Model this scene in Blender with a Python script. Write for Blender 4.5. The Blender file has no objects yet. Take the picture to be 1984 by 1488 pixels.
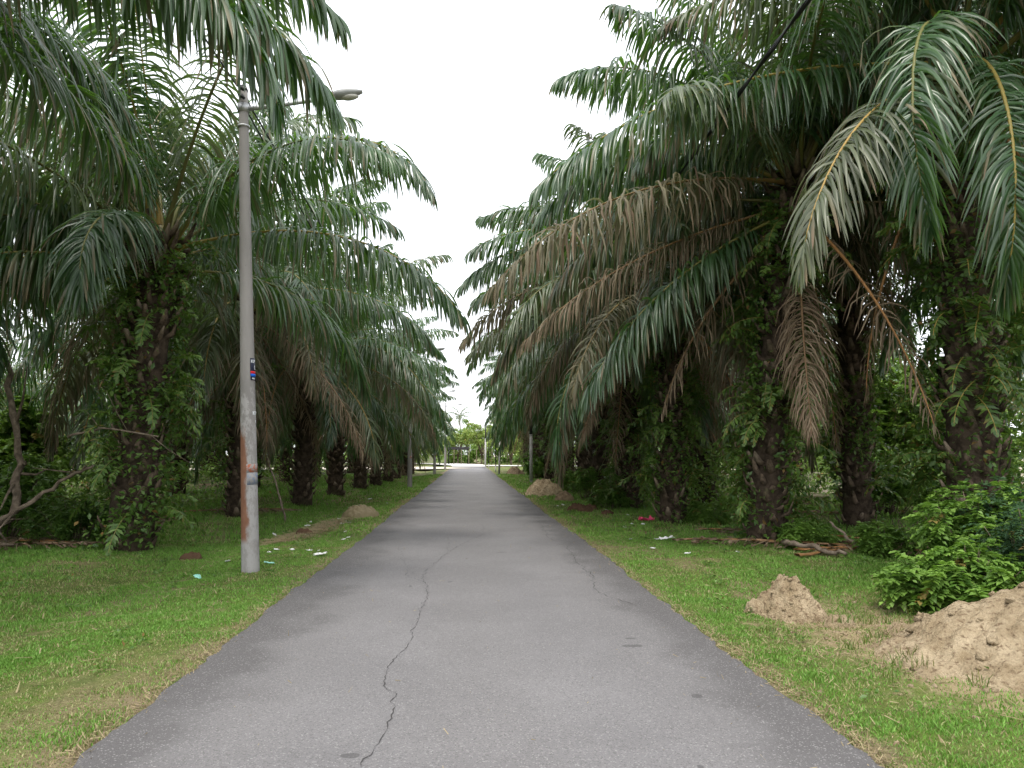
import bpy, math, random
import numpy as np
from mathutils import Vector
R = math.radians
# ------------------------------------------------------------------ camera, world, sun
sc = bpy.context.scene
cam = bpy.data.objects.new('camera', bpy.data.cameras.new('camera'))
sc.collection.objects.link(cam); sc.camera = cam
cam.data.sensor_width = 36; cam.data.lens = 25.95
cam.data.clip_start = 0.05; cam.data.clip_end = 3000
cam.location = (0, 0, 1.6); cam.rotation_euler = (R(90 + 5.43), 0, R(-3.36))
SUN_EL, SUN_AZ = 66, 200
w = bpy.data.worlds.new('World'); sc.world = w; w.use_nodes = True
nt = w.node_tree; nt.nodes.clear()
sky = nt.nodes.new('ShaderNodeTexSky'); sky.sky_type = 'NISHITA'; sky.sun_disc = False
sky.sun_elevation = R(SUN_EL); sky.sun_rotation = R(SUN_AZ); sky.dust_density = 6; sky.air_density = 1.2
mx = nt.nodes.new('ShaderNodeMix'); mx.data_type = 'RGBA'; mx.inputs[0].default_value = .72
nt.links.new(sky.outputs[0], mx.inputs[6]); mx.inputs[7].default_value = (15, 15.3, 15.9, 1)   # thin bright overcast
bg = nt.nodes.new('ShaderNodeBackground'); bg.inputs[1].default_value = .125
wo = nt.nodes.new('ShaderNodeOutputWorld')
nt.links.new(mx.outputs[2], bg.inputs[0]); nt.links.new(bg.outputs[0], wo.inputs[0])
sun = bpy.data.objects.new('sun', bpy.data.lights.new('sun', 'SUN')); sc.collection.objects.link(sun)
sun.data.energy = 1.5; sun.data.angle = R(14); sun.data.color = (1, .95, .87)
e, a = R(SUN_EL), R(SUN_AZ)
sdir = Vector((math.sin(a) * math.cos(e), math.cos(a) * math.cos(e), math.sin(e)))
sun.rotation_euler = sdir.to_track_quat('Z', 'Y').to_euler(); sun.location = (0, 0, 60)
sc.view_settings.view_transform = 'Standard'; sc.view_settings.look = 'None'
sc.view_settings.exposure = 0.5; sc.view_settings.gamma = 1
# ------------------------------------------------------------------ helpers
col = bpy.data.collections.new('scene'); sc.collection.children.link(col)
def tag(o, label=None, cat=None, group=None, kind=None):
    if label: o['label'] = label
    if cat: o['category'] = cat
    if group: o['group'] = group
    if kind: o['kind'] = kind
    return o
def empty(name, loc, label, cat, group=None, kind=None):
    o = bpy.data.objects.new(name, None); o.empty_display_size = .3
    o.location = loc; col.objects.link(o); return tag(o, label, cat, group, kind)
def link(name, me, parent=None, loc=(0, 0, 0), rot=(0, 0, 0), scale=1):
    o = bpy.data.objects.new(name, me); col.objects.link(o)
    if parent: o.parent = parent
    o.location = loc; o.rotation_euler = rot
    o.scale = (scale,) * 3 if not hasattr(scale, '__len__') else scale
    return o
class G:                                                # collects quads; triangles have a repeated last corner dropped
    def __init__(s): s.v = []; s.f = []; s.m = []; s.a = []; s.d = []; s.n = 0
    def add(s, v, f, m=0, var=.5, dry=0.):
        v = np.asarray(v, float).reshape(-1, 3); f = np.asarray(f, int).reshape(-1, 4)
        k = len(v); s.v.append(v); s.f.append(f + s.n); s.m.append(np.full(len(f), m, int) if np.isscalar(m) else np.asarray(m))
        s.a.append(np.full(k, var, float) if np.isscalar(var) else np.asarray(var, float))
        s.d.append(np.full(k, dry, float) if np.isscalar(dry) else np.asarray(dry, float)); s.n += k
    def put(s, o, loc=(0, 0, 0), rz=0, sca=1.):
        v, f, m, a, d = o.arr(); c, q = math.cos(rz), math.sin(rz)
        v = v * sca; v = np.stack([v[:, 0] * c - v[:, 1] * q, v[:, 0] * q + v[:, 1] * c, v[:, 2]], 1) + np.asarray(loc, float)
        s.add(v, f, m, a, d)
    def arr(s): return np.concatenate(s.v), np.concatenate(s.f), np.concatenate(s.m), np.concatenate(s.a), np.concatenate(s.d)
    def mesh(s, name, mats, smooth=True):
        v, f, m, a, d = s.arr(); me = bpy.data.meshes.new(name)
        me.vertices.add(len(v)); me.vertices.foreach_set('co', v.astype(np.float32).ravel())
        tri = f[:, 2] == f[:, 3]; ln = np.where(tri, 3, 4); st = np.concatenate([[0], np.cumsum(ln)[:-1]])
        keep = np.ones(f.shape, bool); keep[tri, 3] = False
        me.loops.add(int(ln.sum())); me.loops.foreach_set('vertex_index', f[keep].astype(np.int32))
        me.polygons.add(len(f)); me.polygons.foreach_set('loop_start', st.astype(np.int32))
        me.polygons.foreach_set('loop_total', ln.astype(np.int32))
        for x in mats: me.materials.append(x)
        me.polygons.foreach_set('material_index', m.astype(np.int32))
        me.polygons.foreach_set('use_smooth', np.full(len(f), smooth, bool))
        me.update(calc_edges=True)
        me.attributes.new('var', 'FLOAT', 'POINT').data.foreach_set('value', a.astype(np.float32))
        me.attributes.new('dry', 'FLOAT', 'POINT').data.foreach_set('value', d.astype(np.float32))
        return me
def tube(g, pts, rad, n=8, m=0, var=.5, dry=0., cap=True, flat=1.):
    pts = np.asarray(pts, float); k = len(pts); rad = np.broadcast_to(rad, k)
    T = np.gradient(pts, axis=0); T /= np.linalg.norm(T, axis=1)[:, None] + 1e-9
    ref = np.array([0, 0, 1.]) if abs(T[:, 2]).mean() < .8 else np.array([0, 1., 0])
    A = np.cross(ref, T); A /= np.linalg.norm(A, axis=1)[:, None] + 1e-9; B = np.cross(T, A)
    th = np.linspace(0, 2 * math.pi, n, endpoint=False)
    v = pts[:, None] + rad[:, None, None] * (np.cos(th)[None, :, None] * A[:, None] + flat * np.sin(th)[None, :, None] * B[:, None])
    i, j = np.meshgrid(np.arange(k - 1), np.arange(n), indexing='ij'); j2 = (j + 1) % n
    f = np.stack([i * n + j, i * n + j2, (i + 1) * n + j2, (i + 1) * n + j], -1).reshape(-1, 4)
    v = v.reshape(-1, 3)
    if cap:
        v = np.concatenate([v, pts[:1], pts[-1:]]); c0, c1 = k * n, k * n + 1
        q = np.arange(n); q2 = (q + 1) % n; b = (k - 1) * n
        f = np.concatenate([f, np.stack([q2, q, q * 0 + c0, q * 0 + c0], 1), np.stack([b + q, b + q2, q * 0 + c1, q * 0 + c1], 1)])
    g.add(v, f, m, var, dry)
def noise2(x, y, sc_=1., seed=0):
    r = np.random.RandomState(seed); o = 0 * x
    for k in range(7):
        a = r.rand() * 6.28; fq = sc_ * (0.6 + r.rand() * 2.2); o = o + np.sin((x * math.cos(a) + y * math.sin(a)) * fq + r.rand() * 6.28) / 7
    return o
def gh(x, y):                                           # height of the verge and plantation floor
    x = np.asarray(x, float); y = np.asarray(y, float)
    d = np.maximum(np.abs(x) - 2.1, 0); k = np.clip(d / 1.2, 0, 1)
    z = -.035 + k * (.05 * noise2(x, y, .9, 3) + .025 * noise2(x, y, 3.5, 5))
    z = z - .16 * np.exp(-((x + 4.6) / 1.1) ** 2) * np.clip((y - 2) / 6, 0, 1)            # shallow swale on the left
    z = z - .16 * np.exp(-((x - 4.1) / .8) ** 2 - ((y - 8.0) / 1.1) ** 2) + .1 * np.exp(-((x - 3.8) / 1.1) ** 2 - ((y - 5.6) / 1.4) ** 2)
    z = z + .012 * np.abs(noise2(x, y, 14, 8)) * (np.abs(x) > 2.2) * (y < 24)
    return z
# ------------------------------------------------------------------ materials
class M:
    def __init__(s, name):
        s.m = bpy.data.materials.new(name); s.m.use_nodes = True; s.t = s.m.node_tree; s.t.nodes.clear()
        s.out = s.n('ShaderNodeOutputMaterial'); s.co = s.n('ShaderNodeTexCoord').outputs['Object']
    def n(s, t, **k):
        o = s.t.nodes.new(t)
        for a, b in k.items(): setattr(o, a, b)
        return o
    def set(s, sock, v):
        if isinstance(v, bpy.types.NodeSocket): s.t.links.new(v, sock)
        elif isinstance(v, tuple) and len(v) == 3 and sock.type == 'RGBA': sock.default_value = (*v, 1)
        else: sock.default_value = v
    def noise(s, scale, detail=4, rough=.6, co=None, dist=0.):
        o = s.n('ShaderNodeTexNoise'); o.inputs['Scale'].default_value = scale; o.inputs['Detail'].default_value = detail
        o.inputs['Roughness'].default_value = rough; o.inputs['Distortion'].default_value = dist; s.set(o.inputs['Vector'], co or s.co); return o.outputs['Fac']
    def mp(s, v, a, b, c=0., d=1., smooth=True):
        o = s.n('ShaderNodeMapRange'); o.interpolation_type = 'SMOOTHSTEP' if smooth else 'LINEAR'
        s.set(o.inputs[0], v)
        for i, x in enumerate((a, b, c, d)): s.set(o.inputs[i + 1], x)
        return o.outputs[0]
    def mix(s, f, a, b, mode='MIX'):
        o = s.n('ShaderNodeMix', data_type='RGBA', blend_type=mode); s.set(o.inputs[0], f); s.set(o.inputs[6], a); s.set(o.inputs[7], b); return o.outputs[2]
    def ma(s, op, a, b=0.):
        o = s.n('ShaderNodeMath', operation=op); s.set(o.inputs[0], a); s.set(o.inputs[1], b); return o.outputs[0]
    def attr(s, nm): return s.n('ShaderNodeAttribute', attribute_name=nm).outputs['Fac']
    def xyz(s, v=None):
        o = s.n('ShaderNodeSeparateXYZ'); s.set(o.inputs[0], v or s.co); return o.outputs
    def scaled(s, v):
        o = s.n('ShaderNodeMapping'); s.set(o.inputs[0], s.co); o.inputs['Scale'].default_value = v; return o.outputs[0]
    def rnd(s): return s.n('ShaderNodeObjectInfo').outputs['Random']
    def fin(s, c, rough=.8, spec=.3, bump=None, bs=.3, bd=.02, metal=0., trans=None, tf=.3):
        p = s.n('ShaderNodeBsdfPrincipled'); s.set(p.inputs['Base Color'], c); s.set(p.inputs['Roughness'], rough)
        s.set(p.inputs['Specular IOR Level'], spec); s.set(p.inputs['Metallic'], metal)
        if bump is not None:
            b = s.n('ShaderNodeBump'); b.inputs['Strength'].default_value = bs; b.inputs['Distance'].default_value = bd
            s.set(b.inputs['Height'], bump); s.t.links.new(b.outputs[0], p.inputs['Normal'])
        sh = p.outputs[0]
        if trans is not None:
            tr = s.n('ShaderNodeBsdfTranslucent'); s.set(tr.inputs[0], trans)
            x = s.n('ShaderNodeMixShader'); s.set(x.inputs[0], tf); s.t.links.new(sh, x.inputs[1]); s.t.links.new(tr.outputs[0], x.inputs[2]); sh = x.outputs[0]
        s.t.links.new(sh, s.out.inputs[0]); return s.m
def simple(name, c, rough=.7, spec=.3, metal=0., var=.25, sc_=8):
    m = M(name); n = m.mp(m.noise(sc_), .3, .7); d = tuple(x * (1 - var) for x in c)
    return m.fin(m.mix(n, d, c), rough, spec, metal=metal, bump=m.noise(sc_ * 5), bs=.15)
def leafmat(name, lo, hi, brown1, brown2, tr, rough=.4, spec=.5, tf=.28):
    m = M(name); v = m.attr('var'); d = m.attr('dry'); r = m.rnd()
    g = m.mix(v, lo, hi); g = m.mix(m.ma('MULTIPLY', r, .45), g, tuple(x * .55 for x in lo))
    b = m.mix(v, brown1, brown2)
    c = m.mix(d, g, b); t = m.mix(d, tr, tuple(x * .8 for x in brown2))
    return m.fin(c, m.mp(d, 0., 1., rough, .65), m.mp(d, 0., 1., spec, .3), trans=t, tf=tf)
m_leaf = leafmat('palm_leaf', (.024, .074, .026), (.070, .155, .052), (.12, .075, .045), (.33, .25, .17), (.13, .28, .03), rough=.32, spec=.85, tf=.33)
m_fern = leafmat('fern_leaf', (.04, .10, .018), (.15, .26, .045), (.16, .09, .03), (.25, .15, .05), (.14, .28, .03), rough=.45)
m_shrub = leafmat('shrub_leaf', (.08, .17, .03), (.27, .44, .09), (.2, .13, .04), (.3, .17, .06), (.2, .38, .04), rough=.42)
m_blue = leafmat('shrub_leaf_bluish', (.035, .085, .04), (.08, .15, .075), (.16, .11, .04), (.25, .15, .05), (.1, .2, .06), rough=.42)
m_far = leafmat('sunlit_leaf', (.12, .22, .05), (.42, .52, .13), (.3, .2, .07), (.45, .35, .12), (.4, .5, .08), rough=.5)  # sun on the far trees painted as brighter leaf colours
m_back = leafmat('thicket_leaf', (.09, .19, .03), (.32, .46, .09), (.2, .13, .04), (.3, .2, .06), (.2, .36, .04), rough=.5)  # lighter greens stand in for sun on the foliage deep behind the palms
mm = M('rachis'); m_rach = mm.fin(mm.mix(mm.attr('dry'), mm.mix(mm.attr('var'), (.12, .13, .035), (.34, .25, .06)), mm.mix(mm.attr('var'), (.16, .10, .05), (.38, .18, .06))), .5, .4, bump=mm.noise(60), bs=.2)
mm = M('palm_trunk_bark'); nz = mm.noise(6, 5, .7); nf = mm.noise(40, 4, .7)
c = mm.mix(mm.mp(nz, .35, .65), (.045, .032, .022), (.19, .14, .10)); c = mm.mix(mm.mp(mm.attr('var'), .6, 1.1), c, (.27, .215, .16))
c = mm.mix(mm.mp(mm.noise(2.2), .5, .72, 0, .6), c, (.045, .06, .02)); c = mm.mix(mm.ma('MULTIPLY', mm.attr('dry'), .7), c, (.018, .013, .009))  # dry attribute here darkens the trunk core and boot roots
m_bark = mm.fin(c, .9, .15, bump=nf, bs=.8, bd=.03)
mm = M('tree_bark'); m_wood = mm.fin(mm.mix(mm.mp(mm.noise(9), .3, .7), (.09, .07, .05), (.24, .19, .14)), .9, .2, bump=mm.noise(30), bs=.5)
mm = M('dead_wood'); m_stick = mm.fin(mm.mix(mm.mp(mm.noise(9), .3, .7), (.10, .075, .055), (.26, .21, .16)), .9, .2, bump=mm.noise(30), bs=.5)
# asphalt
mm = M('worn_asphalt'); X, Y, Z = mm.xyz()
ax = mm.ma('ABSOLUTE', mm.ma('SUBTRACT', X, .06)); wob = mm.mp(mm.noise(1.1, 4), .2, .8, -.35, .35)
ed = mm.mp(mm.ma('ADD', ax, wob), 1.25, 1.95)
trk = mm.mp(mm.ma('ABSOLUTE', mm.ma('SUBTRACT', ax, .78)), .15, .6)
big = mm.noise(.55, 5, .6); c = mm.mix(mm.mp(big, .3, .7), (.122, .118, .122), (.170, .165, .169))
c = mm.mix(mm.ma('MULTIPLY', trk, .22), c, (.13, .124, .122)); c = mm.mix(mm.ma('MULTIPLY', ed, .8), c, (.040, .037, .039))
c = mm.mix(mm.mp(mm.noise(.9, 3, co=mm.scaled((.35, 2.2, 1))), .55, .78, 0, .16), c, (.11, .106, .108))
v1 = mm.n('ShaderNodeTexVoronoi'); v1.inputs['Scale'].default_value = 130; mm.set(v1.inputs['Vector'], mm.co)
vr = mm.xyz(v1.outputs['Color'])[0]; c = mm.mix(mm.mp(vr, .88, .99, 0, .6), c, (.33, .325, .315)); c = mm.mix(mm.mp(vr, .0, .3, .7, 0), c, (.05, .048, .047))
c = mm.mix(mm.mp(mm.noise(300, 2), .35, .65, 0, .35), c, (.3, .29, .28))
sp = mm.noise(3.3, 2, .5); c = mm.mix(mm.mp(sp, .74, .78, 0, .6), c, (.05, .048, .05))
c = mm.mix(mm.mp(mm.noise(14, 4, .7), .62, .74, 0, .25), c, (.07, .068, .068))
X, Y, Z = mm.xyz()
for (sx, sy, rx_, ry_) in ((1.38, 6.3, .10, .05), (1.42, 6.55, .05, .03), (1.52, 5.0, .04, .04), (1.32, 3.55, .025, .025), (-.62, 4.15, .06, .035), (1.2, 3.9, .02, .03), (.55, 12.3, .10, .04)):
    q1 = mm.ma('DIVIDE', mm.ma('SUBTRACT', X, sx), rx_); q2 = mm.ma('DIVIDE', mm.ma('SUBTRACT', Y, sy), ry_)
    q3 = mm.ma('ADD', mm.ma('SQRT', mm.ma('ADD', mm.ma('MULTIPLY', q1, q1), mm.ma('MULTIPLY', q2, q2))), mm.mp(mm.noise(12, 4), 0., 1., -.5, .5))
    c = mm.mix(mm.mp(q3, 1.05, .8, 0, .55 if rx_ < .2 else .25), c, (.05, .048, .048))
m_road = mm.fin(c, .85, .25, bump=mm.ma('ADD', v1.outputs['Distance'], mm.ma('MULTIPLY', mm.noise(60, 3), .6)), bs=.55, bd=.006)
m_crack = simple('crack_shadow', (.068, .065, .064), .95, .05)
mm = M('sunlit_road_tone'); m_pale = mm.fin(mm.mix(mm.mp(mm.noise(.8, 5), .3, .7), (.52, .50, .47), (.72, .70, .67)), .9, .2)  # sunlight at the far road end put into this pale colour
mm = M('sunlit_sand_ground'); m_sand = mm.fin(mm.mix(mm.mp(mm.noise(.7, 6), .3, .7), (.42, .36, .28), (.68, .62, .53)), .95, .1)  # sand, its colour lightened further for the sun at the far end
# ground
mm = M('grassy_ground'); X, Y, Z = mm.xyz(); n1 = mm.noise(.55, 6, .65); n2 = mm.noise(5, 5, .7); n3 = mm.noise(38, 4, .7)
gr = mm.mix(mm.mp(n2, .3, .7), (.065, .10, .022), (.13, .17, .04)); st = mm.mix(mm.mp(n3, .3, .7), (.12, .10, .05), (.27, .22, .13))
nl_ = mm.noise(.8, 5, .6, mm.scaled((1.3, .45, 1))); c = mm.mix(mm.mp(nl_, .48, .62, .05, .85), gr, st); axx = mm.ma('ABSOLUTE', X)
c = mm.mix(mm.mp(mm.ma('ADD', axx, mm.mp(n2, 0., 1., -.25, .25)), 2.42, 2.12, 0, .85), c, mm.mix(n3, (.12, .085, .055), (.30, .24, .16)))
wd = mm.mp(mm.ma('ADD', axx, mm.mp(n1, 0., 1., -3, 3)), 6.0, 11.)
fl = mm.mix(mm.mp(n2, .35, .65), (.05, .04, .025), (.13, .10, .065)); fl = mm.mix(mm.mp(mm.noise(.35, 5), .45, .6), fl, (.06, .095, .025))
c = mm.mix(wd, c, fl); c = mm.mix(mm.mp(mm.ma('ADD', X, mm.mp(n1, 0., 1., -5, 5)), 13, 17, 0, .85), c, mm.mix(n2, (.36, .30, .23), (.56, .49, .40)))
dx = mm.ma('SUBTRACT', X, 4.2); dy = mm.ma('SUBTRACT', Y, 6.1)
dd = mm.ma('SQRT', mm.ma('ADD', mm.ma('MULTIPLY', dx, mm.ma('MULTIPLY', dx, 1.6)), mm.ma('MULTIPLY', dy, mm.ma('MULTIPLY', dy, .42))))
c = mm.mix(mm.mp(mm.ma('ADD', dd, mm.mp(n2, 0., 1., -.9, .9)), 1.9, 1.1, 0, .92), c, mm.mix(n3, (.24, .18, .10), (.42, .335, .21)))
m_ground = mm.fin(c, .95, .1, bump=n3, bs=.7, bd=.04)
mm = M('grass_blades'); v = mm.attr('var'); d = mm.attr('dry')
c = mm.mix(d, mm.mix(v, (.075, .185, .022), (.24, .45, .085)), mm.mix(v, (.22, .17, .08), (.50, .42, .24)))
m_grass = mm.fin(c, .55, .35, trans=mm.mix(d, (.16, .28, .03), (.35, .28, .14)), tf=.3)
mm = M('sandy_soil'); nz = mm.noise(5, 6, .7); c = mm.mix(mm.mp(nz, .3, .7), (.33, .25, .15), (.56, .45, .30)); c = mm.mix(mm.mp(mm.noise(22, 4), .5, .7), c, (.20, .14, .085))
m_soil = mm.fin(c, .95, .08, bump=mm.ma('ADD', mm.noise(45, 5, .7), mm.ma('MULTIPLY', mm.noise(14, 4, .7), 2.)), bs=1., bd=.04)
mm = M('brown_soil'); m_soil2 = mm.fin(mm.mix(mm.mp(mm.noise(7, 6, .7), .3, .7), (.12, .085, .055), (.30, .22, .14)), .95, .08, bump=mm.noise(45, 5, .7), bs=.9, bd=.03)
m_straw = leafmat('cut_straw', (.2, .16, .08), (.42, .34, .2), (.2, .16, .08), (.42, .34, .2), (.3, .25, .12), rough=.7)
m_white = simple('white_plastic', (.80, .80, .78), .45, .5); m_pink = simple('pink_plastic', (.75, .05, .16), .4, .5)
m_teal = simple('teal_plastic', (.35, .72, .6), .4, .5); m_cream = simple('yellowed_paper', (.65, .6, .35), .7); m_husk = simple('brown_husk', (.11, .065, .04), .9, .1)
m_cable = simple('black_cable', (.012, .012, .013), .5, .4); m_steel = simple('galvanised_steel', (.42, .43, .43), .45, .5, .6)
m_lens = simple('lamp_lens', (.55, .54, .48), .25, .6); m_lamp = simple('lamp_housing', (.33, .34, .33), .5, .4)
# ------------------------------------------------------------------ ground sheet and roads
def grid_sheet(name, xs, ys, fz, mat, label=None, kind='structure'):
    Xg, Yg = np.meshgrid(xs, ys, indexing='ij'); g = G(); ny = len(ys)
    i, j = np.meshgrid(np.arange(len(xs) - 1), np.arange(ny - 1), indexing='ij'); q = i * ny + j
    g.add(np.stack([Xg, Yg, fz(Xg, Yg)], -1).reshape(-1, 3), np.stack([q, q + ny, q + ny + 1, q + 1], -1).reshape(-1, 4))
    o = link(name, g.mesh(name, [mat])); tag(o, kind=kind, label=label); return o
xs = np.concatenate([[-900, -400, -150, -70], np.arange(-40, -12, .8), np.arange(-12, -2.4, .16), np.arange(-2.4, 2.5, .2), np.arange(2.5, 12, .12), np.arange(12, 41, .8), [70, 150, 400, 900]])
ys = np.concatenate([[-300, -60, -20, -8], np.arange(-4, 22, .16), np.arange(22, 60, .5), np.arange(60, 161, 2), [200, 320, 600, 1500]])
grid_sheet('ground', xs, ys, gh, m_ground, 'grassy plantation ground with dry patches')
rr = np.random.RandomState(4)
g = G(); yy = np.concatenate([np.arange(-4, 30, .12), np.arange(30, 93.1, .6)]); n = len(yy)
def edge(s): return s * (2.10 + .012 * np.sin(yy * 1.7 + s) + .025 * np.sin(yy * .43 + 2 * s) + .014 * np.sin(yy * 5.3 + 3 * s) + .014 * rr.randn(n)) + .055
XL, XR = edge(-1), edge(1)
prof = [(XL - .03, -.09), (XL, -.012), (XL + .05, 0), *[(XL + (XR - XL) * t, .0) for t in (.2, .35, .5, .65, .8)], (XR - .05, 0), (XR, -.012), (XR + .03, -.09)]
v = np.stack([np.stack([px_ + 0 * yy, yy, np.full(n, pz)], 1) for px_, pz in prof], 1); k = len(prof)
i, j = np.meshgrid(np.arange(n - 1), np.arange(k - 1), indexing='ij'); q = i * k + j
g.add(v.reshape(-1, 3), np.stack([q, q + 1, q + 1 + k, q + k], -1).reshape(-1, 4))
road = tag(link('road', g.mesh('road', [m_road], False)), 'narrow worn grey asphalt road running straight between the palms', kind='structure')
def crack(pts, w, seed, jit=.013):
    r = np.random.RandomState(seed); P = [np.array(pts[0], float)]
    for a_, b_ in zip(pts[:-1], pts[1:]):
        a_ = np.array(a_, float); b_ = np.array(b_, float); m_ = max(2, int(np.linalg.norm(b_ - a_) / .05)); off = 0
        for t in range(1, m_ + 1):
            off = off * .6 + r.randn() * jit * (t < m_); dd_ = (b_ - a_) / np.linalg.norm(b_ - a_)
            P.append(a_ + (b_ - a_) * t / m_ + np.array([-dd_[1], dd_[0]]) * off)
    P = np.array(P); T = np.gradient(P, axis=0); T /= np.linalg.norm(T, axis=1)[:, None] + 1e-9; N = np.stack([-T[:, 1], T[:, 0]], 1)
    ww = w * .42 * (.1 + 1.1 * r.rand(len(P))); ww[0] = ww[-1] = .001; g_ = G()
    L_ = P + N * ww[:, None] / 2; R_ = P - N * ww[:, None] / 2; V = np.zeros((len(P) * 2, 3)); V[0::2, :2] = L_; V[1::2, :2] = R_; V[:, 2] = .004
    q_ = np.arange(len(P) - 1) * 2; g_.add(V, np.stack([q_, q_ + 1, q_ + 3, q_ + 2], 1)); return g_
CR = __import__('json').loads('[[[[-0.54, 3.99], [-0.47, 4.46], [-0.45, 4.8], [-0.6, 5.69], [-0.54, 6.19], [-0.48, 6.6], [-0.48, 7.52], [-0.46, 8.75], [-0.6, 10.03], [-0.31, 12.47], [-0.02, 13.76], [0.33, 15.15]], 0.016], [[[-0.81, 10.71], [-0.81, 10.04], [-0.54, 9.43]], 0.012], [[[-1.2, 13.07], [-0.86, 10.81], [-0.74, 10.16], [-0.6, 9.9]], 0.009], [[[-0.33, 12.47], [-0.33, 13.78], [-0.41, 14.63]], 0.01], [[[1.72, 13.04], [1.62, 11.07], [1.65, 10.02], [1.52, 8.96], [1.57, 8.47], [1.78, 7.97]], 0.022], [[[1.65, 10.02], [1.66, 9.49]], 0.022], [[[1.7, 17.84], [1.54, 14.52], [1.61, 13.82]], 0.022], [[[0.33, 15.15], [0.33, 17.26]], 0.008], [[[-0.63, 4.43], [-0.57, 4.53]], 0.012]]')
for k_, (pts, w_) in enumerate(CR):
    link('road_crack', crack(pts, w_, 10 + k_).mesh('road_crack', [m_crack], False), road)
# far roads, paled to carry the sunlight out there
def ribbon(name, pts, wid, z, mat, label):
    P = np.array(pts, float); t = np.linspace(0, len(P) - 1, 60); P = np.stack([np.interp(t, np.arange(len(P)), P[:, i_]) for i_ in (0, 1)], 1)
    T = np.gradient(P, axis=0); T /= np.linalg.norm(T, axis=1)[:, None]; N = np.stack([-T[:, 1], T[:, 0]], 1); wd_ = np.interp(t, np.arange(len(wid)), wid)[:, None] / 2
    V = np.zeros((120, 3)); V[0::2, :2] = P + N * wd_; V[1::2, :2] = P - N * wd_; V[:, 2] = z; q_ = np.arange(59) * 2
    g_ = G(); g_.add(V, np.stack([q_, q_ + 1, q_ + 3, q_ + 2], 1)); tag(link(name, g_.mesh(name, [mat], False)), label, kind='structure')
ribbon('sunlit_road', [(.05, 93), (0, 102), (-.8, 110), (-4, 121), (-12, 131), (-30, 140), (-60, 150)], [4.2, 4.6, 6, 6.5, 6, 6, 6], .070, m_pale, 'sunlit-toned pale stretch of road bending left at the far end')
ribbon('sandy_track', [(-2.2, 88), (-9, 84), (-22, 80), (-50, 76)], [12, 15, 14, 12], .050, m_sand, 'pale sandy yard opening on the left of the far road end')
ribbon('side_path', [(2, 103), (9, 99), (20, 95), (45, 90)], [7, 6, 5, 5], .060, m_pale, 'sunlit-toned pale side path leaving the far road end to the right')
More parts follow.
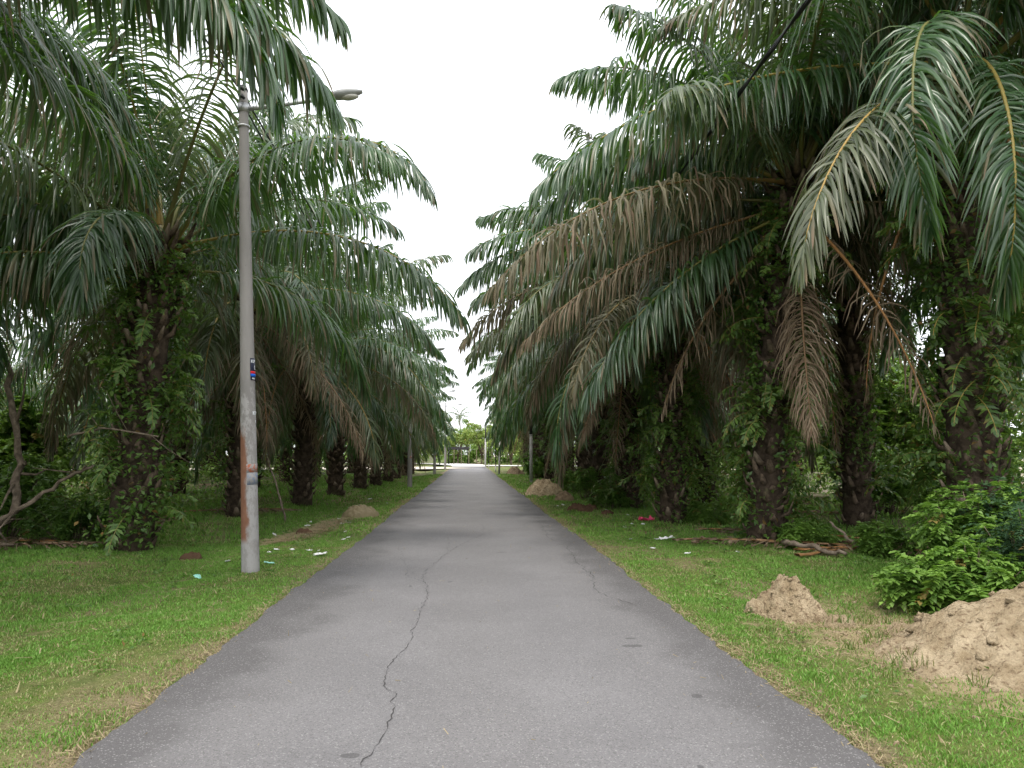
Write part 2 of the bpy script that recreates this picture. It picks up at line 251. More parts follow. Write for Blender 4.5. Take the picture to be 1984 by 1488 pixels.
# ------------------------------------------------------------------ palm fronds
def frond(rs, L=5.6, e0=40, droop=70, nl=70, segs=5, lmax=1.0, lw=.045, gd=1.6, dry=0., fold=True, side=0., tipdry=.15, keep=1., rad=.034, pet=.16):
    g = G(); n = 26; s = np.linspace(0, 1, n); th = np.radians(e0 - droop * s ** 1.35); ph = side * s ** 1.6
    T = np.stack([np.cos(th) * np.cos(ph), np.cos(th) * np.sin(ph), np.sin(th)], 1)
    P = np.concatenate([[[0, 0, 0]], np.cumsum((T[1:] + T[:-1]) / 2 * L / (n - 1), 0)])
    tube(g, P, rad * (1 - s) ** .8 + .006 + rad * 1.1 * np.clip(1 - s / .14, 0, 1), 6 if fold else 4, 1, rs.rand() ** 1.5, dry, cap=False, flat=.7)
    sk = np.tile(np.linspace(pet, .99, nl) , 2) + rs.randn(2 * nl) * .25 / nl; sk = np.clip(sk, pet * .8, .998)
    sg = np.repeat([1., -1.], nl)
    if keep < 1: kk = rs.rand(2 * nl) < keep; sk, sg = sk[kk], sg[kk]
    m = len(sk); p = np.stack([np.interp(sk, s, P[:, i]) for i in range(3)], 1)
    t_ = np.radians(e0 - droop * sk ** 1.35); f_ = side * sk ** 1.6
    Tk = np.stack([np.cos(t_) * np.cos(f_), np.cos(t_) * np.sin(f_), np.sin(t_)], 1)
    S = np.stack([-np.sin(f_), np.cos(f_), 0 * f_], 1); U = np.cross(Tk, S)
    ln = lmax * np.interp(sk, [.1, .16, .3, .5, .8, 1.], [.3, .42, .88, 1., .72, .3]) * (.85 + .3 * rs.rand(m))
    al = np.radians(np.interp(sk, [.1, .3, .5, .8, 1.], [84, 79, 72, 56, 22]) + rs.randn(m) * 8)
    be = np.radians(rs.choice([30., 4., -24.], m, p=[.35, .35, .3]) + rs.randn(m) * 11)
    d0 = np.cos(al)[:, None] * Tk + np.sin(al)[:, None] * (np.cos(be)[:, None] * S * sg[:, None] + np.sin(be)[:, None] * U)
    gk = gd * (.6 + .9 * rs.rand(m) ** 1.3) ; Wd = None; c = p.copy(); rows = []; tw = rs.randn(m) * .35
    wp = np.interp(np.linspace(0, 1, segs + 1), [0, .15, .5, .8, 1], [.55, 1, 1, .7, .04])
    broke = rs.rand(m) < .10 + .3 * (dry > .5)
    bt = .3 + .5 * rs.rand(m)
    for j in range(segs + 1):
        tt = j / segs; d = d0 + np.array([0, 0, -1.]) * (gk * tt ** 1.25 + np.where(broke & (tt > bt), 3.5, 0))[:, None]
        if dry > .5: d = d + rs.randn(m, 3) * .24
        d /= np.linalg.norm(d, axis=1)[:, None]
        if j: c = c + d * (ln / segs)[:, None]
        W_ = Tk - (Tk * d).sum(1)[:, None] * d; W_ /= np.linalg.norm(W_, axis=1)[:, None] + 1e-6
        Nn = np.cross(d, W_); W_ = W_ * np.cos(tw)[:, None] + Nn * np.sin(tw)[:, None]; Nn = np.cross(d, W_)
        hw = lw / 2 * wp[j] * (1 - .25 * dry)
        if fold: rows += [c - W_ * hw, c - Nn * hw * .5 * sg[:, None], c + W_ * hw]
        else: rows += [c - W_ * hw, c + W_ * hw]
    k = 3 if fold else 2; V = np.stack(rows, 1)                                                   # m, (segs+1)*k, 3
    base = (np.arange(m) * (segs + 1) * k)[:, None, None]; jj, kk2 = np.meshgrid(np.arange(segs), np.arange(k - 1), indexing='ij')
    q = (jj * k + kk2)[None]; q = base + q; f = np.stack([q, q + 1, q + 1 + k, q + k], -1).reshape(-1, 4)
    var = np.repeat(rs.rand(m), (segs + 1) * k); tt = np.tile(np.repeat(np.linspace(0, 1, segs + 1), k), m)
    dr = np.clip(dry + np.repeat((rs.rand(m) < tipdry).astype(float) + .15 * rs.rand(m), (segs + 1) * k) * tt ** 1.5 * .9 + np.repeat(.25 * dry * (rs.rand(m) - .8), (segs + 1) * k), 0, 1)
    g.add(V.reshape(-1, 3), f, 0, var, dr); return g
def frond_pose(i, n, rs, lo=-22):
    q = i / (n - 1); return 80 - (80 - lo) * q ** .9 + rs.uniform(-6, 6), 40 + 42 * min(1, q * 1.6) - (10 if q > .8 and lo < -5 else 0) + rs.uniform(-8, 10)
def trunk_mesh(rs, H, r0=.30, lean=(0, 0), det=1.):
    g = G(); z = np.linspace(-.1, H, 30); q = z / H
    ax_ = np.stack([lean[0] * q ** 1.3 * (q > 0) if False else lean[0] * np.clip(q, 0, 1) ** 1.3, lean[1] * np.clip(q, 0, 1) ** 1.3, z], 1)
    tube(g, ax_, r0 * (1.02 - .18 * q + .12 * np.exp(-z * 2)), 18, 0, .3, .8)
    nb = int(H / .026 * det)
    for i in range(nb):
        if rs.rand() < .22 + .2 * math.sin(i * .11): continue
        zz = H * (i + .5 + rs.randn() * .8) / nb; zz = max(.02, zz); a_ = i * 2.39996 + rs.randn() * .08; qq = zz / H
        cx, cy = lean[0] * qq ** 1.3, lean[1] * qq ** 1.3; out = np.array([math.cos(a_), math.sin(a_), 0]); sd = np.array([-out[1], out[0], 0])
        wn = rs.uniform(.06, .12) * (1.3 if det < 1 else 1); ln_ = rs.uniform(.04, .24) + .22 * max(0, qq - .45) * (1 + rs.rand()); rise = rs.uniform(.04, .24)
        b = np.array([cx, cy, zz]) + out * r0 * .78; pts = [b, b + out * (.10 + ln_ * .35) + np.array([0, 0, rise * .5]), b + out * (.10 + ln_ * .8) + np.array([0, 0, rise + ln_ * .6]) + sd * rs.randn() * .02]
        V = []
        for p_, ww, hh in zip(pts, (wn, wn * .85, wn * rs.uniform(.12, .5)), (.06, .05, .025)):
            up = np.array([0, 0, 1.]); V += [p_ - sd * ww, p_ + out * .3 * hh - up * hh, p_ + sd * ww, p_ + up * hh * .6]
        F_ = []
        for s_ in range(2):
            for c_ in range(4): F_.append([s_ * 4 + c_, s_ * 4 + (c_ + 1) % 4, s_ * 4 + 4 + (c_ + 1) % 4, s_ * 4 + 4 + c_])
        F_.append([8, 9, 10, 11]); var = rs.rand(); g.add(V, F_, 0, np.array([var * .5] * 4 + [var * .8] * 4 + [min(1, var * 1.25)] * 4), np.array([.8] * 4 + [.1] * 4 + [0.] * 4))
    return g
def fern_mesh(rs, H, n, r=.42, lean=(0, 0), vine=0, zr=(.08, .95), Lr=(.45, 1.1)):
    g = G(); bank = [frond(rs, L=1., e0=e_, droop=d_, nl=20, segs=2, lmax=.19, lw=.05, gd=.5, fold=False, tipdry=.06, rad=.006, pet=.06) for e_, d_ in ((55, 95), (30, 85), (5, 75), (-20, 50), (45, 130))]
    for i in range(n):
        q = rs.uniform(*zr); a_ = rs.rand() * 6.283
        if i % 3: a_ = (int(q * 7) * 2.1) + rs.randn() * .6
        p = (lean[0] * q ** 1.3 + r * .85 * math.cos(a_), lean[1] * q ** 1.3 + r * .85 * math.sin(a_), q * H)
        g.put(bank[rs.randint(5)], p, a_ + rs.randn() * .3, rs.uniform(*Lr))
    if vine:
        nn = vine; cl = rs.rand(max(6, nn // 60), 2); cl[:, 1] *= 6.283; ci = rs.randint(len(cl), size=nn)
        q = np.clip(cl[ci, 0] * .9 + .05 + rs.randn(nn) * .045, .02, .98); a_ = cl[ci, 1] + rs.randn(nn) * .35; rad_ = r * (.95 + np.abs(rs.randn(nn)) * .35)
        p = np.stack([lean[0] * q ** 1.3 + rad_ * np.cos(a_), lean[1] * q ** 1.3 + rad_ * np.sin(a_), q * H], 1); leaves(g, rs, p, .07, .14)
    return g
def leaves(g, rs, p, smin, smax, m=0, droop=.5, dryp=.03):
    n_ = len(p); d = rs.randn(n_, 3); d[:, 2] = d[:, 2] * .5 - droop; d /= np.linalg.norm(d, axis=1)[:, None]
    u = rs.randn(n_, 3) * .5 + np.array([0, 0, 1]); w_ = np.cross(d, u); w_ /= np.linalg.norm(w_, axis=1)[:, None] + 1e-6; nn_ = np.cross(w_, d)
    s_ = rs.uniform(smin, smax, n_)[:, None]; A = p; B = p + d * s_ * .5 + w_ * s_ * .28 + nn_ * s_ * .08; C = p + d * s_ - nn_ * s_ * .1; D = p + d * s_ * .5 - w_ * s_ * .28 + nn_ * s_ * .08
    V = np.stack([A, B, C, D], 1).reshape(-1, 3); q = np.arange(n_) * 4
    F_ = np.concatenate([np.stack([q, q + 1, q + 2, q + 2], 1), np.stack([q, q + 2, q + 3, q + 3], 1)])
    g.add(V, F_, m, np.repeat(rs.rand(n_), 4), np.repeat((rs.rand(n_) < dryp) * .9, 4))
LM = [m_leaf, m_rach]
def palm(x, y, zc, label, seed, n=36, L=5.5, lean=(0, 0), ferns=30, vine=0, ndry=3, hero=(), nl=116, segs=5, skip=(), group=None, lw=.045, rt=.30, lo=-22):
    rs = np.random.RandomState(seed); z0 = float(gh(x, y)); root = empty('oil_palm', (x, y, z0), label, 'palm tree', group)
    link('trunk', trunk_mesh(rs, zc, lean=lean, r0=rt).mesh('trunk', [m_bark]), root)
    fo = link('fern_growth', fern_mesh(rs, zc, ferns, lean=lean, vine=vine, r=rt + .12).mesh('fern_growth', [m_fern, m_rach]), root); fo['kind'] = 'stuff'
    def add(g_, az, q, nm='frond', sca=1, lab=None, rr_=.16):
        o = link(nm, g_.mesh(nm, LM), root, (lean[0] + rr_ * math.cos(az), lean[1] + rr_ * math.sin(az), zc + .15 - 1.0 * q), (rs.randn() * .03, rs.randn() * .03, az), sca)
        if lab: o['label'] = lab
    for i in range(n):
        e0, dr = frond_pose(i, n, rs, lo); az = i * 2.39996 + seed + rs.randn() * .1; q = i / (n - 1)
        if any(abs((math.degrees(az) - s_[0] + 180) % 360 - 180) < s_[1] and e0 < s_[2] for s_ in skip): continue
        dy_ = rs.choice([0., 0., 0., .12, .22]) if q < .78 else rs.choice([0., .25, .55])
        add(frond(rs, L * (.72 + .28 * min(1, q * 5)) * rs.uniform(.92, 1.06), e0, dr, nl, segs, lmax=1.18, lw=lw, gd=2.7 + 1.2 * q, dry=dy_, side=rs.uniform(-.25, .25), tipdry=rs.uniform(.03, .25) + .25 * (q > .6), keep=rs.choice([1., .96, .88])), az, q)
    for i in range(ndry):
        az = seed * 1.7 + i * 2.2 + rs.randn() * .3
        add(frond(rs, L * rs.uniform(.7, .9), rs.uniform(-40, -62), rs.uniform(22, 34), 56, 4, lmax=.75, lw=.032, gd=2.6, dry=.95, keep=.85, side=rs.uniform(-.3, .3)), az, 1.15, lab='dry brown hanging frond')
    for h in hero:
        az, e0, dr, Lh = h[:4]; dy_ = h[4] if len(h) > 4 else 0.; sd_ = h[5] if len(h) > 5 else 0.; hq = h[6] if len(h) > 6 else .45
        add(frond(rs, Lh, e0, dr, nl + 16, segs + 1, lmax=1.2 if dy_ < .8 else .95, lw=lw if dy_ < .8 else .028, gd=3.2, dry=dy_, side=sd_, tipdry=.14), R(az), hq, lab='large drooping frond, brown and withered' if dy_ > .5 else None)
    return root
# ------------------------------------------------------------------ bank for palms farther off
BR = np.random.RandomState(77); BANK = []
for e_, d_ in ((80, 48), (66, 60), (50, 72), (34, 80), (16, 84), (0, 78), (-18, 62)):
    for k_ in range(2):
        BANK.append((e_, frond(BR, 5.7, e_, d_, 80, 4, 1.18, .052, 3.0, fold=False, side=BR.uniform(-.25, .25), tipdry=.1, dry=0 if e_ > -10 else .3 * k_).mesh('frond', LM)))
DRYB = [frond(BR, 4.6, e_, d_, 44, 3, .8, .034, 2.6, dry=.9, fold=False, keep=.85, side=s_).mesh('frond', LM) for e_, d_, s_ in ((-42, 30, .2), (-55, 26, -.2), (-20, 55, 0.))]
TRB = [trunk_mesh(BR, 6., det=.8).mesh('trunk', [m_bark]) for _ in range(4)]
FEB = [fern_mesh(BR, 6., 46, vine=v_).mesh('fern_growth', [m_fern, m_rach]) for v_ in (0, 500, 900, 0)]
def palm_mid(x, y, zc, label, seed, n=32, L=5.5, group=None, fern=True):
    rs = np.random.RandomState(seed); root = empty('oil_palm', (x, y, float(gh(x, y))), label, 'palm tree', group); az0 = rs.rand() * 6.28
    link('trunk', TRB[seed % 4], root, rot=(0, 0, az0), scale=(1, 1, zc / 6))
    if fern: link('fern_growth', FEB[(seed * 7) % 4], root, rot=(0, 0, az0), scale=(1.05, 1.05, zc / 6))['kind'] = 'stuff'
    for i in range(n):
        e0, dr = frond_pose(i, n, rs); az = i * 2.39996 + az0 + rs.randn() * .15; q = i / (n - 1)
        best = sorted(BANK, key=lambda b: abs(b[0] - e0))[:3]; me = best[rs.randint(3)][1]
        link('frond', me, root, (.16 * math.cos(az), .16 * math.sin(az), zc + .15 - q), (rs.randn() * .05, rs.randn() * .05, az), L / 5.7 * rs.uniform(.9, 1.08))
    for i in range(3):
        az = rs.rand() * 6.28; link('frond', DRYB[rs.randint(3)], root, (.2 * math.cos(az), .2 * math.sin(az), zc - .95), (0, 0, az), rs.uniform(.75, 1.))['label'] = 'dry brown hanging frond'
    return root
CRB = []
for k_ in range(4):
    g = G(); rs = np.random.RandomState(300 + k_); bk = [(e_, frond(rs, 5.5, e_, d_, 50, 3, 1.15, .07, 2.8, fold=False, side=.2 * (-1) ** k_, rad=.04)) for e_, d_ in ((80, 48), (60, 66), (38, 80), (14, 84), (-12, 66))]
    for i in range(30):
        e0, dr = frond_pose(i, 30, rs); b = min(bk, key=lambda b_: abs(b_[0] - e0))[1]; az = i * 2.4 + rs.randn() * .15
        g.put(b, (0, 0, -i / 30), az, rs.uniform(.88, 1.08))
    CRB.append(g.mesh('crown', LM))
def palm_far(x, y, zc, label, seed, group, s=1.):
    root = empty('oil_palm', (x, y, float(gh(x, y))), label, 'palm tree', group); r = random.Random(seed); a_ = r.random() * 6.28
    link('trunk', TRB[seed % 4], root, rot=(0, 0, a_), scale=(1, 1, zc / 6)); link('crown', CRB[seed % 4], root, (0, 0, zc), (0, 0, a_), s)
# hero palms
GL, GR = 'oil palms in the left roadside row', 'oil palms in the right roadside row'
palm(-6.7, 6.4, 6.6, 'nearest oil palm on the left, only its fronds showing in the top left corner', 1, n=13, ferns=10, ndry=0, L=5.6, lo=0,
     hero=[(14, 27, 82, 5.9, 0, .24), (22, 40, 78, 6.0, 0, .1), (45, 45, 66, 5.8), (75, 30, 60, 5.4), (20, 34, 116, 5.9, 0, -.47)], skip=[(30, 65, 18)], group=GL)
palm(-6.0, 13.7, 5.7, 'nearest whole oil palm on the left, thick vine-covered trunk left of the lamp post', 5, lean=(.3, 0), ferns=110, vine=5200, ndry=1, n=34, L=5.8, rt=.36, lo=6,
     hero=[(-3, 18, 76, 6.2, 0, -.25), (-15, 55, 118, 6.4, 0, -.2), (-92, 22, 128, 3.6), (-150, 22, 55, 5.8), (178, 20, 50, 5.8)], skip=[(-2, 28, 74), (-55, 42, 34)], group=GL)
palm(-6.2, 20.6, 6.3, 'oil palm directly behind the near lamp post, a brown frond hanging towards the road', 9, ferns=40, vine=900, ndry=3, hero=[(0, 14, 72, 5.7), (-16, -30, 42, 5.3, .9, -.19, 1.0), ], skip=[(5, 26, 62)], lo=-14, group=GL, nl=104)
palm(-5.6, 25.6, 5.6, 'oil palm with a bare stout trunk, third whole one in the left row', 12, ferns=14, ndry=2, hero=[(-70, 10, 78, 5), (-20, 14, 75, 5.2)], group=GL, nl=98, segs=4)
palm(7.6, 10.8, 8.1, 'tall oil palm at the right edge, big green fronds hanging before its ferny trunk', 21, ferns=210, vine=5200, ndry=3, n=40, L=5.4, lean=(.25, 0), rt=.36, lo=8,
     hero=[(-135, 4, 130, 6.0, 0, -.08), (-113, -20, 105, 5.3, 0, .13), (179, 1, 47, 7.4, 0, .17), (-140, -5, 72, 6.3, .3, -.4, 1.25), (-155, 50, 80, 6.0), (-95, 40, 110, 5.0)], skip=[(-130, 42, 40), (180, 16, 28)], group=GR)
palm(5.5, 13.6, 7.0, 'oil palm on the right with three withered brown fronds reaching over the road', 25, ferns=180, vine=4200, ndry=3, n=38, L=5.5, lo=2, lean=(.7, -.4),
     hero=[(-164, 1, 51, 6.6, .66, -.13), (174, -14, 34, 5.8, .85, 0, .9), (165, 30, 84, 5.4), (190, 52, 84, 5.3), (-118, -50, 28, 3.8, 1., .2, 1.9), (-178, -24, 40, 5.6, 0, 0, 1.0)], skip=[(-170, 24, 30), (-95, 40, 30)], group=GR)
palm(8.8, 16.4, 7.6, 'dark trunked oil palm behind the right roadside row, between the two nearest roadside trunks', 31, ferns=90, vine=1600, ndry=2, group='oil palms in the second right row', nl=98, segs=4)
palm(4.95, 17.8, 6.3, 'second whole oil palm in the right roadside row, ferns and pale boots on its trunk', 35, L=5.2, ferns=150, vine=3200, ndry=5, hero=[(175, 8, 62, 5.5, .7), (186, 30, 78, 5.5), (160, 55, 75, 5.6)], group=GR, nl=104)
palm(4.9, 22.5, 6.2, 'third oil palm in the right roadside row, dry fronds hanging down its trunk', 39, ferns=110, vine=2200, ndry=4, hero=[(182, 10, 60, 5.2, .3)], group=GR, nl=94, segs=4)
ORD = ['fourth', 'fifth', 'sixth', 'seventh', 'eighth', 'ninth', 'tenth', 'eleventh', 'twelfth', 'thirteenth']
for k_, (x, y) in enumerate([(-5.5, 31.3), (-5.3, 36.9), (-5.25, 42.5), (-5.1, 47.7), (-5.2, 54.2), (-5.2, 60.5), (-5.2, 67.5)]):
    palm_mid(x, y, 5.6 + .5 * math.sin(k_ * 2.1) - .1 * max(0, k_ - 3), 'oil palm in the left roadside row, %s whole one from the camera' % ORD[k_], 100 + k_, L=5.1 if k_ < 2 else 4.6, group=GL, fern=k_ in (3, 5))
for k_, (x, y) in enumerate([(4.93, 27.7), (5.2, 33.2), (4.8, 38.6), (4.9, 44.), (5.1, 50.), (5.2, 56.5), (5.4, 63.), (5.5, 70.)]):
    palm_mid(x, y, 6.3 + .4 * math.sin(k_ * 1.7), 'oil palm in the right roadside row, %s whole one from the camera' % ORD[k_], 140 + k_, n=38, L=5.1 if k_ < 2 else 4.6, group=GR)
for k_, (x, y) in enumerate([(-11.8, 10.5), (-12., 17.5), (-10.6, 24.), (-11.8, 31.), (-10.6, 37.5), (-10.8, 44.5)]):
    palm_mid(x, y, 6. + .4 * math.sin(k_ * 1.3), 'oil palm in the second left row, %s trunk from the left edge' % ['first', 'second', 'third', 'fourth', 'fifth', 'sixth'][k_], 200 + k_, n=28, group='oil palms in the second left row')
for k_, (x, y) in enumerate([(12.6, 13.2), (8.1, 24.8), (9.3, 31.), (8.6, 37.5), (9., 44.)]):
    palm_mid(x, y, 6.6 + .4 * math.sin(k_ * 1.3), ['fern-hung oil palm deep behind the trunk at the right edge', 'oil palm in the second right row beside the road row\'s second trunk', 'oil palm in the second right row, third trunk back', 'oil palm in the second right row, fourth trunk back', 'oil palm in the second right row, fifth trunk back'][k_], 220 + k_, n=28, group='oil palms in the second right row')
sd = 0
for s_, rows in ((-1, (17, 22.5, 28.)), (1, (16.5, 21.5, 27.))):
    for r_, x in enumerate(rows):
        for k_ in range(9 if r_ < 2 else 7):
            y = 15 + 7.2 * k_ + (r_ % 2) * 3.6
            if s_ > 0 and r_ == 0 and k_ in (0,): continue
            if y < 42 and .46 < x / y < .80: continue
            sd += 1; palm_far(s_ * (x + .8 * math.sin(sd * 3.3)), y + .7 * math.sin(sd * 1.9), 5.8 + .6 * math.sin(sd), 'oil palm deep in the %s plantation, one of many dark trunks behind the roadside rows' % ('left' if s_ < 0 else 'right'), sd, 'oil palms deep in the %s plantation' % ('left' if s_ < 0 else 'right'))
for x, y in ((-10.5, 52), (-10.8, 59), (-10.3, 66), (9., 51), (9.4, 58), (9., 65), (9.5, 72)):
    sd += 1; palm_far(x, y, 6., 'oil palm far back in the second %s row, hidden by the roadside palms' % ('left' if x < 0 else 'right'), sd, 'far oil palms of the second %s row' % ('left' if x < 0 else 'right'))
# ------------------------------------------------------------------ broadleaf trees, thickets, shrubs
def tree(x, y, H, rad, label, seed, mat, nleaf=6000, ls=(.18, .34), cat='tree', group=None, low=.25, name='broadleaf_tree'):
    rs = np.random.RandomState(seed); root = empty(name, (x, y, float(gh(x, y))), label, cat, group); g = G(); tips = []
    th = H * low
    tube(g, [(0, 0, -.1), (.05, 0, th * .5), (.1 * rs.randn(), .1 * rs.randn(), th * 1.2), (.2 * rs.randn(), .2 * rs.randn(), H * .7)], [H * .024, H * .02, H * .016, H * .005], 8)
    for i in range(9):
        a_ = i * 2.4 + rs.rand(); z1 = th * rs.uniform(.9, 1.6); e_ = np.array([math.cos(a_) * rad * rs.uniform(.5, .95), math.sin(a_) * rad * rs.uniform(.5, .95), H * rs.uniform(.5, .92)])
        m_ = np.array([e_[0] * .4, e_[1] * .4, (z1 + e_[2]) / 2 + .2]); tube(g, [(0, 0, z1), m_, e_], [H * .011, H * .008, .01], 5); tips += [e_, (m_ + e_) / 2]
    link('trunk', g.mesh('trunk', [m_wood]), root)
    g = G(); cl = []
    for t in tips:
        for _ in range(3): cl.append(t + rs.randn(3) * rad * .18)
    cl = np.array(cl); ci = rs.randint(len(cl), size=nleaf); cr = rad * rs.uniform(.12, .3, len(cl))[ci][:, None]
    dd_ = rs.randn(nleaf, 3); dd_ /= np.linalg.norm(dd_, axis=1)[:, None]; p = cl[ci] + dd_ * cr * (rs.rand(nleaf, 1) ** .4) * np.array([1, 1, .7])
    p[:, 2] = np.maximum(p[:, 2], .1); leaves(g, rs, p, *ls); link('crown', g.mesh('crown', [mat]), root)
def shrub(x, y, H, rad, label, seed, mat, ns=26, ls=(.05, .09), name='shrub', group=None, per=26):
    rs = np.random.RandomState(seed); root = empty(name, (x, y, float(gh(x, y)) - .02), label, 'shrub', group); g = G(); lv = G()
    for i in range(ns):
        a_ = i * 2.4 + rs.rand(); o = rad * rs.uniform(.1, 1.) ; hh = H * (1.05 - .55 * (o / rad) ** 2) * rs.uniform(.75, 1.1)
        b = np.array([math.cos(a_) * o * .35, math.sin(a_) * o * .35, 0]); e_ = np.array([math.cos(a_) * o, math.sin(a_) * o, hh]); m_ = (b + e_) / 2 + np.array([0, 0, .12 * H])
        t = np.linspace(0, 1, 9)[:, None]; P = (1 - t) ** 2 * b + 2 * t * (1 - t) * m_ + t * t * e_; tube(g, P, np.linspace(.012, .003, 9) * (.6 + H * .5), 5)
        for k in range(3, 9):
            for tw in range(3):                                          # compound leaf: a thin stalk with paired leaflets
                d = rs.randn(3) * .6 + np.array([math.cos(a_), math.sin(a_), .25]); d /= np.linalg.norm(d); sl = rs.uniform(.16, .3) * (rad / .9) ** .3
                nn_ = 7; q = np.linspace(.2, 1, nn_)[:, None]; sp = P[k] + d * q * sl + np.array([0, 0, -.12]) * q ** 2 * sl / .25
                sdv = np.cross(d, [0, 0, 1.]); sdv /= np.linalg.norm(sdv) + 1e-6
                pts = np.concatenate([sp, sp]); dirs = np.concatenate([np.tile(sdv + d * .5, (nn_, 1)), np.tile(-sdv + d * .5, (nn_, 1))]) + rs.randn(2 * nn_, 3) * .15 + np.array([0, 0, -.25]); dirs /= np.linalg.norm(dirs, axis=1)[:, None]
                s_ = rs.uniform(*ls, 2 * nn_)[:, None]; up = np.array([0, 0, 1.]) + rs.randn(2 * nn_, 3) * .2; w_ = np.cross(dirs, up); w_ /= np.linalg.norm(w_, axis=1)[:, None]; n2 = np.cross(w_, dirs)
                V = np.stack([pts, pts + dirs * s_ * .45 + w_ * s_ * .3 + n2 * s_ * .08, pts + dirs * s_ - n2 * s_ * .12, pts + dirs * s_ * .45 - w_ * s_ * .3 + n2 * s_ * .08], 1).reshape(-1, 3)
                qq = np.arange(2 * nn_) * 4; F_ = np.concatenate([np.stack([qq, qq + 1, qq + 2, qq + 2], 1), np.stack([qq, qq + 2, qq + 3, qq + 3], 1)])
                base = rs.rand() * .6 + .4 * (hh / H) * rs.rand(); lv.add(V, F_, 0, np.clip(base + .2 * rs.randn(), 0, 1), .8 if rs.rand() < .02 else 0.)
    link('stems', g.mesh('stems', [m_wood]), root); link('foliage', lv.mesh('foliage', [mat]), root)
shrub(5.3, 7.75, .62, .7, 'bright green leafy shrub in front, behind the big sandy mound', 1, m_shrub, 36, ls=(.06, .11))
shrub(6.5, 9.0, 1.1, 1.0, 'taller green shrub at the foot of the right edge palm', 2, m_shrub, 46, ls=(.06, .11))
shrub(6.15, 7.7, 1.1, .75, 'bluish green feathery shrub at the right edge above the sand', 3, m_blue, 40, ls=(.035, .06))
shrub(7.0, 9.0, 1.2, 1.0, 'dark shrub at the right edge behind the bluish one', 4, m_blue, 30)
for k_, (x, y, h_, r_, lab) in enumerate([(5.9, 12.9, .4, .5, 'low weeds at the foot of the nearest right trunk'), (6.6, 11.6, .5, .5, 'low weeds beside the pile of dead fronds'), (5.6, 17.4, .5, .5, 'small weed clump right of the second right trunk'),
        (4.3, 22.3, .7, .6, 'leafy clump at the base of the third right trunk'), (4.4, 27.2, 1.1, .7, 'pale green leafy clump beside the fourth right trunk'), (4.4, 32.5, .9, .8, 'green weed clump far along the right verge'), (4.6, 50, 1.6, 1.2, 'green bush by the far dirt heap on the right'),
        (-7.4, 14.6, .8, .9, 'weeds left of the vine-covered palm'), (-9.4, 15.5, 1.5, 1.4, 'bushy weeds behind the fallen branches on the left'), (-14.5, 24, 3.2, 2.2, 'sunlit bush deep behind the left palms'), (-17.5, 25, 4.2, 2.6, 'tall sunlit bush at the left edge of the picture'), (14., 24.5, 4.6, 2.4, 'tall bright green bush seen between the two dark trunks on the right'), (17., 25.5, 4.4, 2.6, 'bright green bush just left of the right edge trunk'), (19.5, 31, 5., 3, 'bright bush deepest behind the right edge palm'), (11.2, 19.5, 1.6, 1.3, 'low bright bush left of the right edge trunk')]):
    shrub(x, y, h_, r_, lab, 10 + k_, m_fern if k_ == 7 else m_back if h_ > 3 else m_shrub, int(14 + 14 * r_) + (30 if h_ > 3 else 0), ls=(.05, .09) if r_ < 1 else (.09, .16) if h_ < 3 else (.14, .26), name='weed_clump' if h_ < 1.3 else 'bush')
# thicket beyond the plantation: uncountable background foliage
def thicket(name, boxes, label, seed, mat, n, ls):
    rs = np.random.RandomState(seed); g = G()
    for (x0, x1, y0, y1, hh) in boxes:
        nc = 90; c_ = np.stack([rs.uniform(x0, x1, nc), rs.uniform(y0, y1, nc), hh * rs.rand(nc) ** 1.1], 1); ci = rs.randint(nc, size=n)
        dd_ = rs.randn(n, 3); dd_ /= np.linalg.norm(dd_, axis=1)[:, None]; p = c_[ci] + dd_ * (rs.uniform(.6, 1.9, nc)[ci] * rs.rand(n) ** .35)[:, None] * np.array([1, 1, .8]); p[:, 2] = np.maximum(p[:, 2], .1)
        leaves(g, rs, p, *ls)
    tag(link(name, g.mesh(name, [mat])), label, 'undergrowth', kind='stuff')
thicket('thicket', [(-40, -31, y, y + 14, 6.5) for y in range(8, 78, 14)], 'dense green thicket closing the view deep behind the left palms', 5, m_back, 9000, (.25, .5))
thicket('thicket', [(30, 38, y, y + 14, 6.5) for y in range(8, 100, 14)], 'dense green thicket closing the view deep behind the right palms', 6, m_back, 9000, (.25, .5))
thicket('thicket', [(-70, 0, 150, 160, 7), (0, 70, 150, 160, 7), (-60, -7, 126, 132, 3.8), (-6, 14, 132, 136, 3.8), (8, 40, 120, 130, 3.2)], 'green thicket closing the view beyond the bend of the road', 15, m_back, 9000, (.3, .6))
thicket('undergrowth', [(-24, -8.5, 24, 46, 1.2), (-22, -9, 46, 70, 1.6), (-16, -9, 16, 24, .8)], 'low undergrowth between the left palm trunks', 7, m_back, 5000, (.1, .22))
thicket('undergrowth', [(8, 20, 26, 46, 1.2), (8, 20, 46, 80, 1.7), (11.5, 15, 15, 24, .9), (6.6, 9, 19, 40, 1.3)], 'low undergrowth between the right palm trunks', 8, m_back, 5000, (.1, .22))
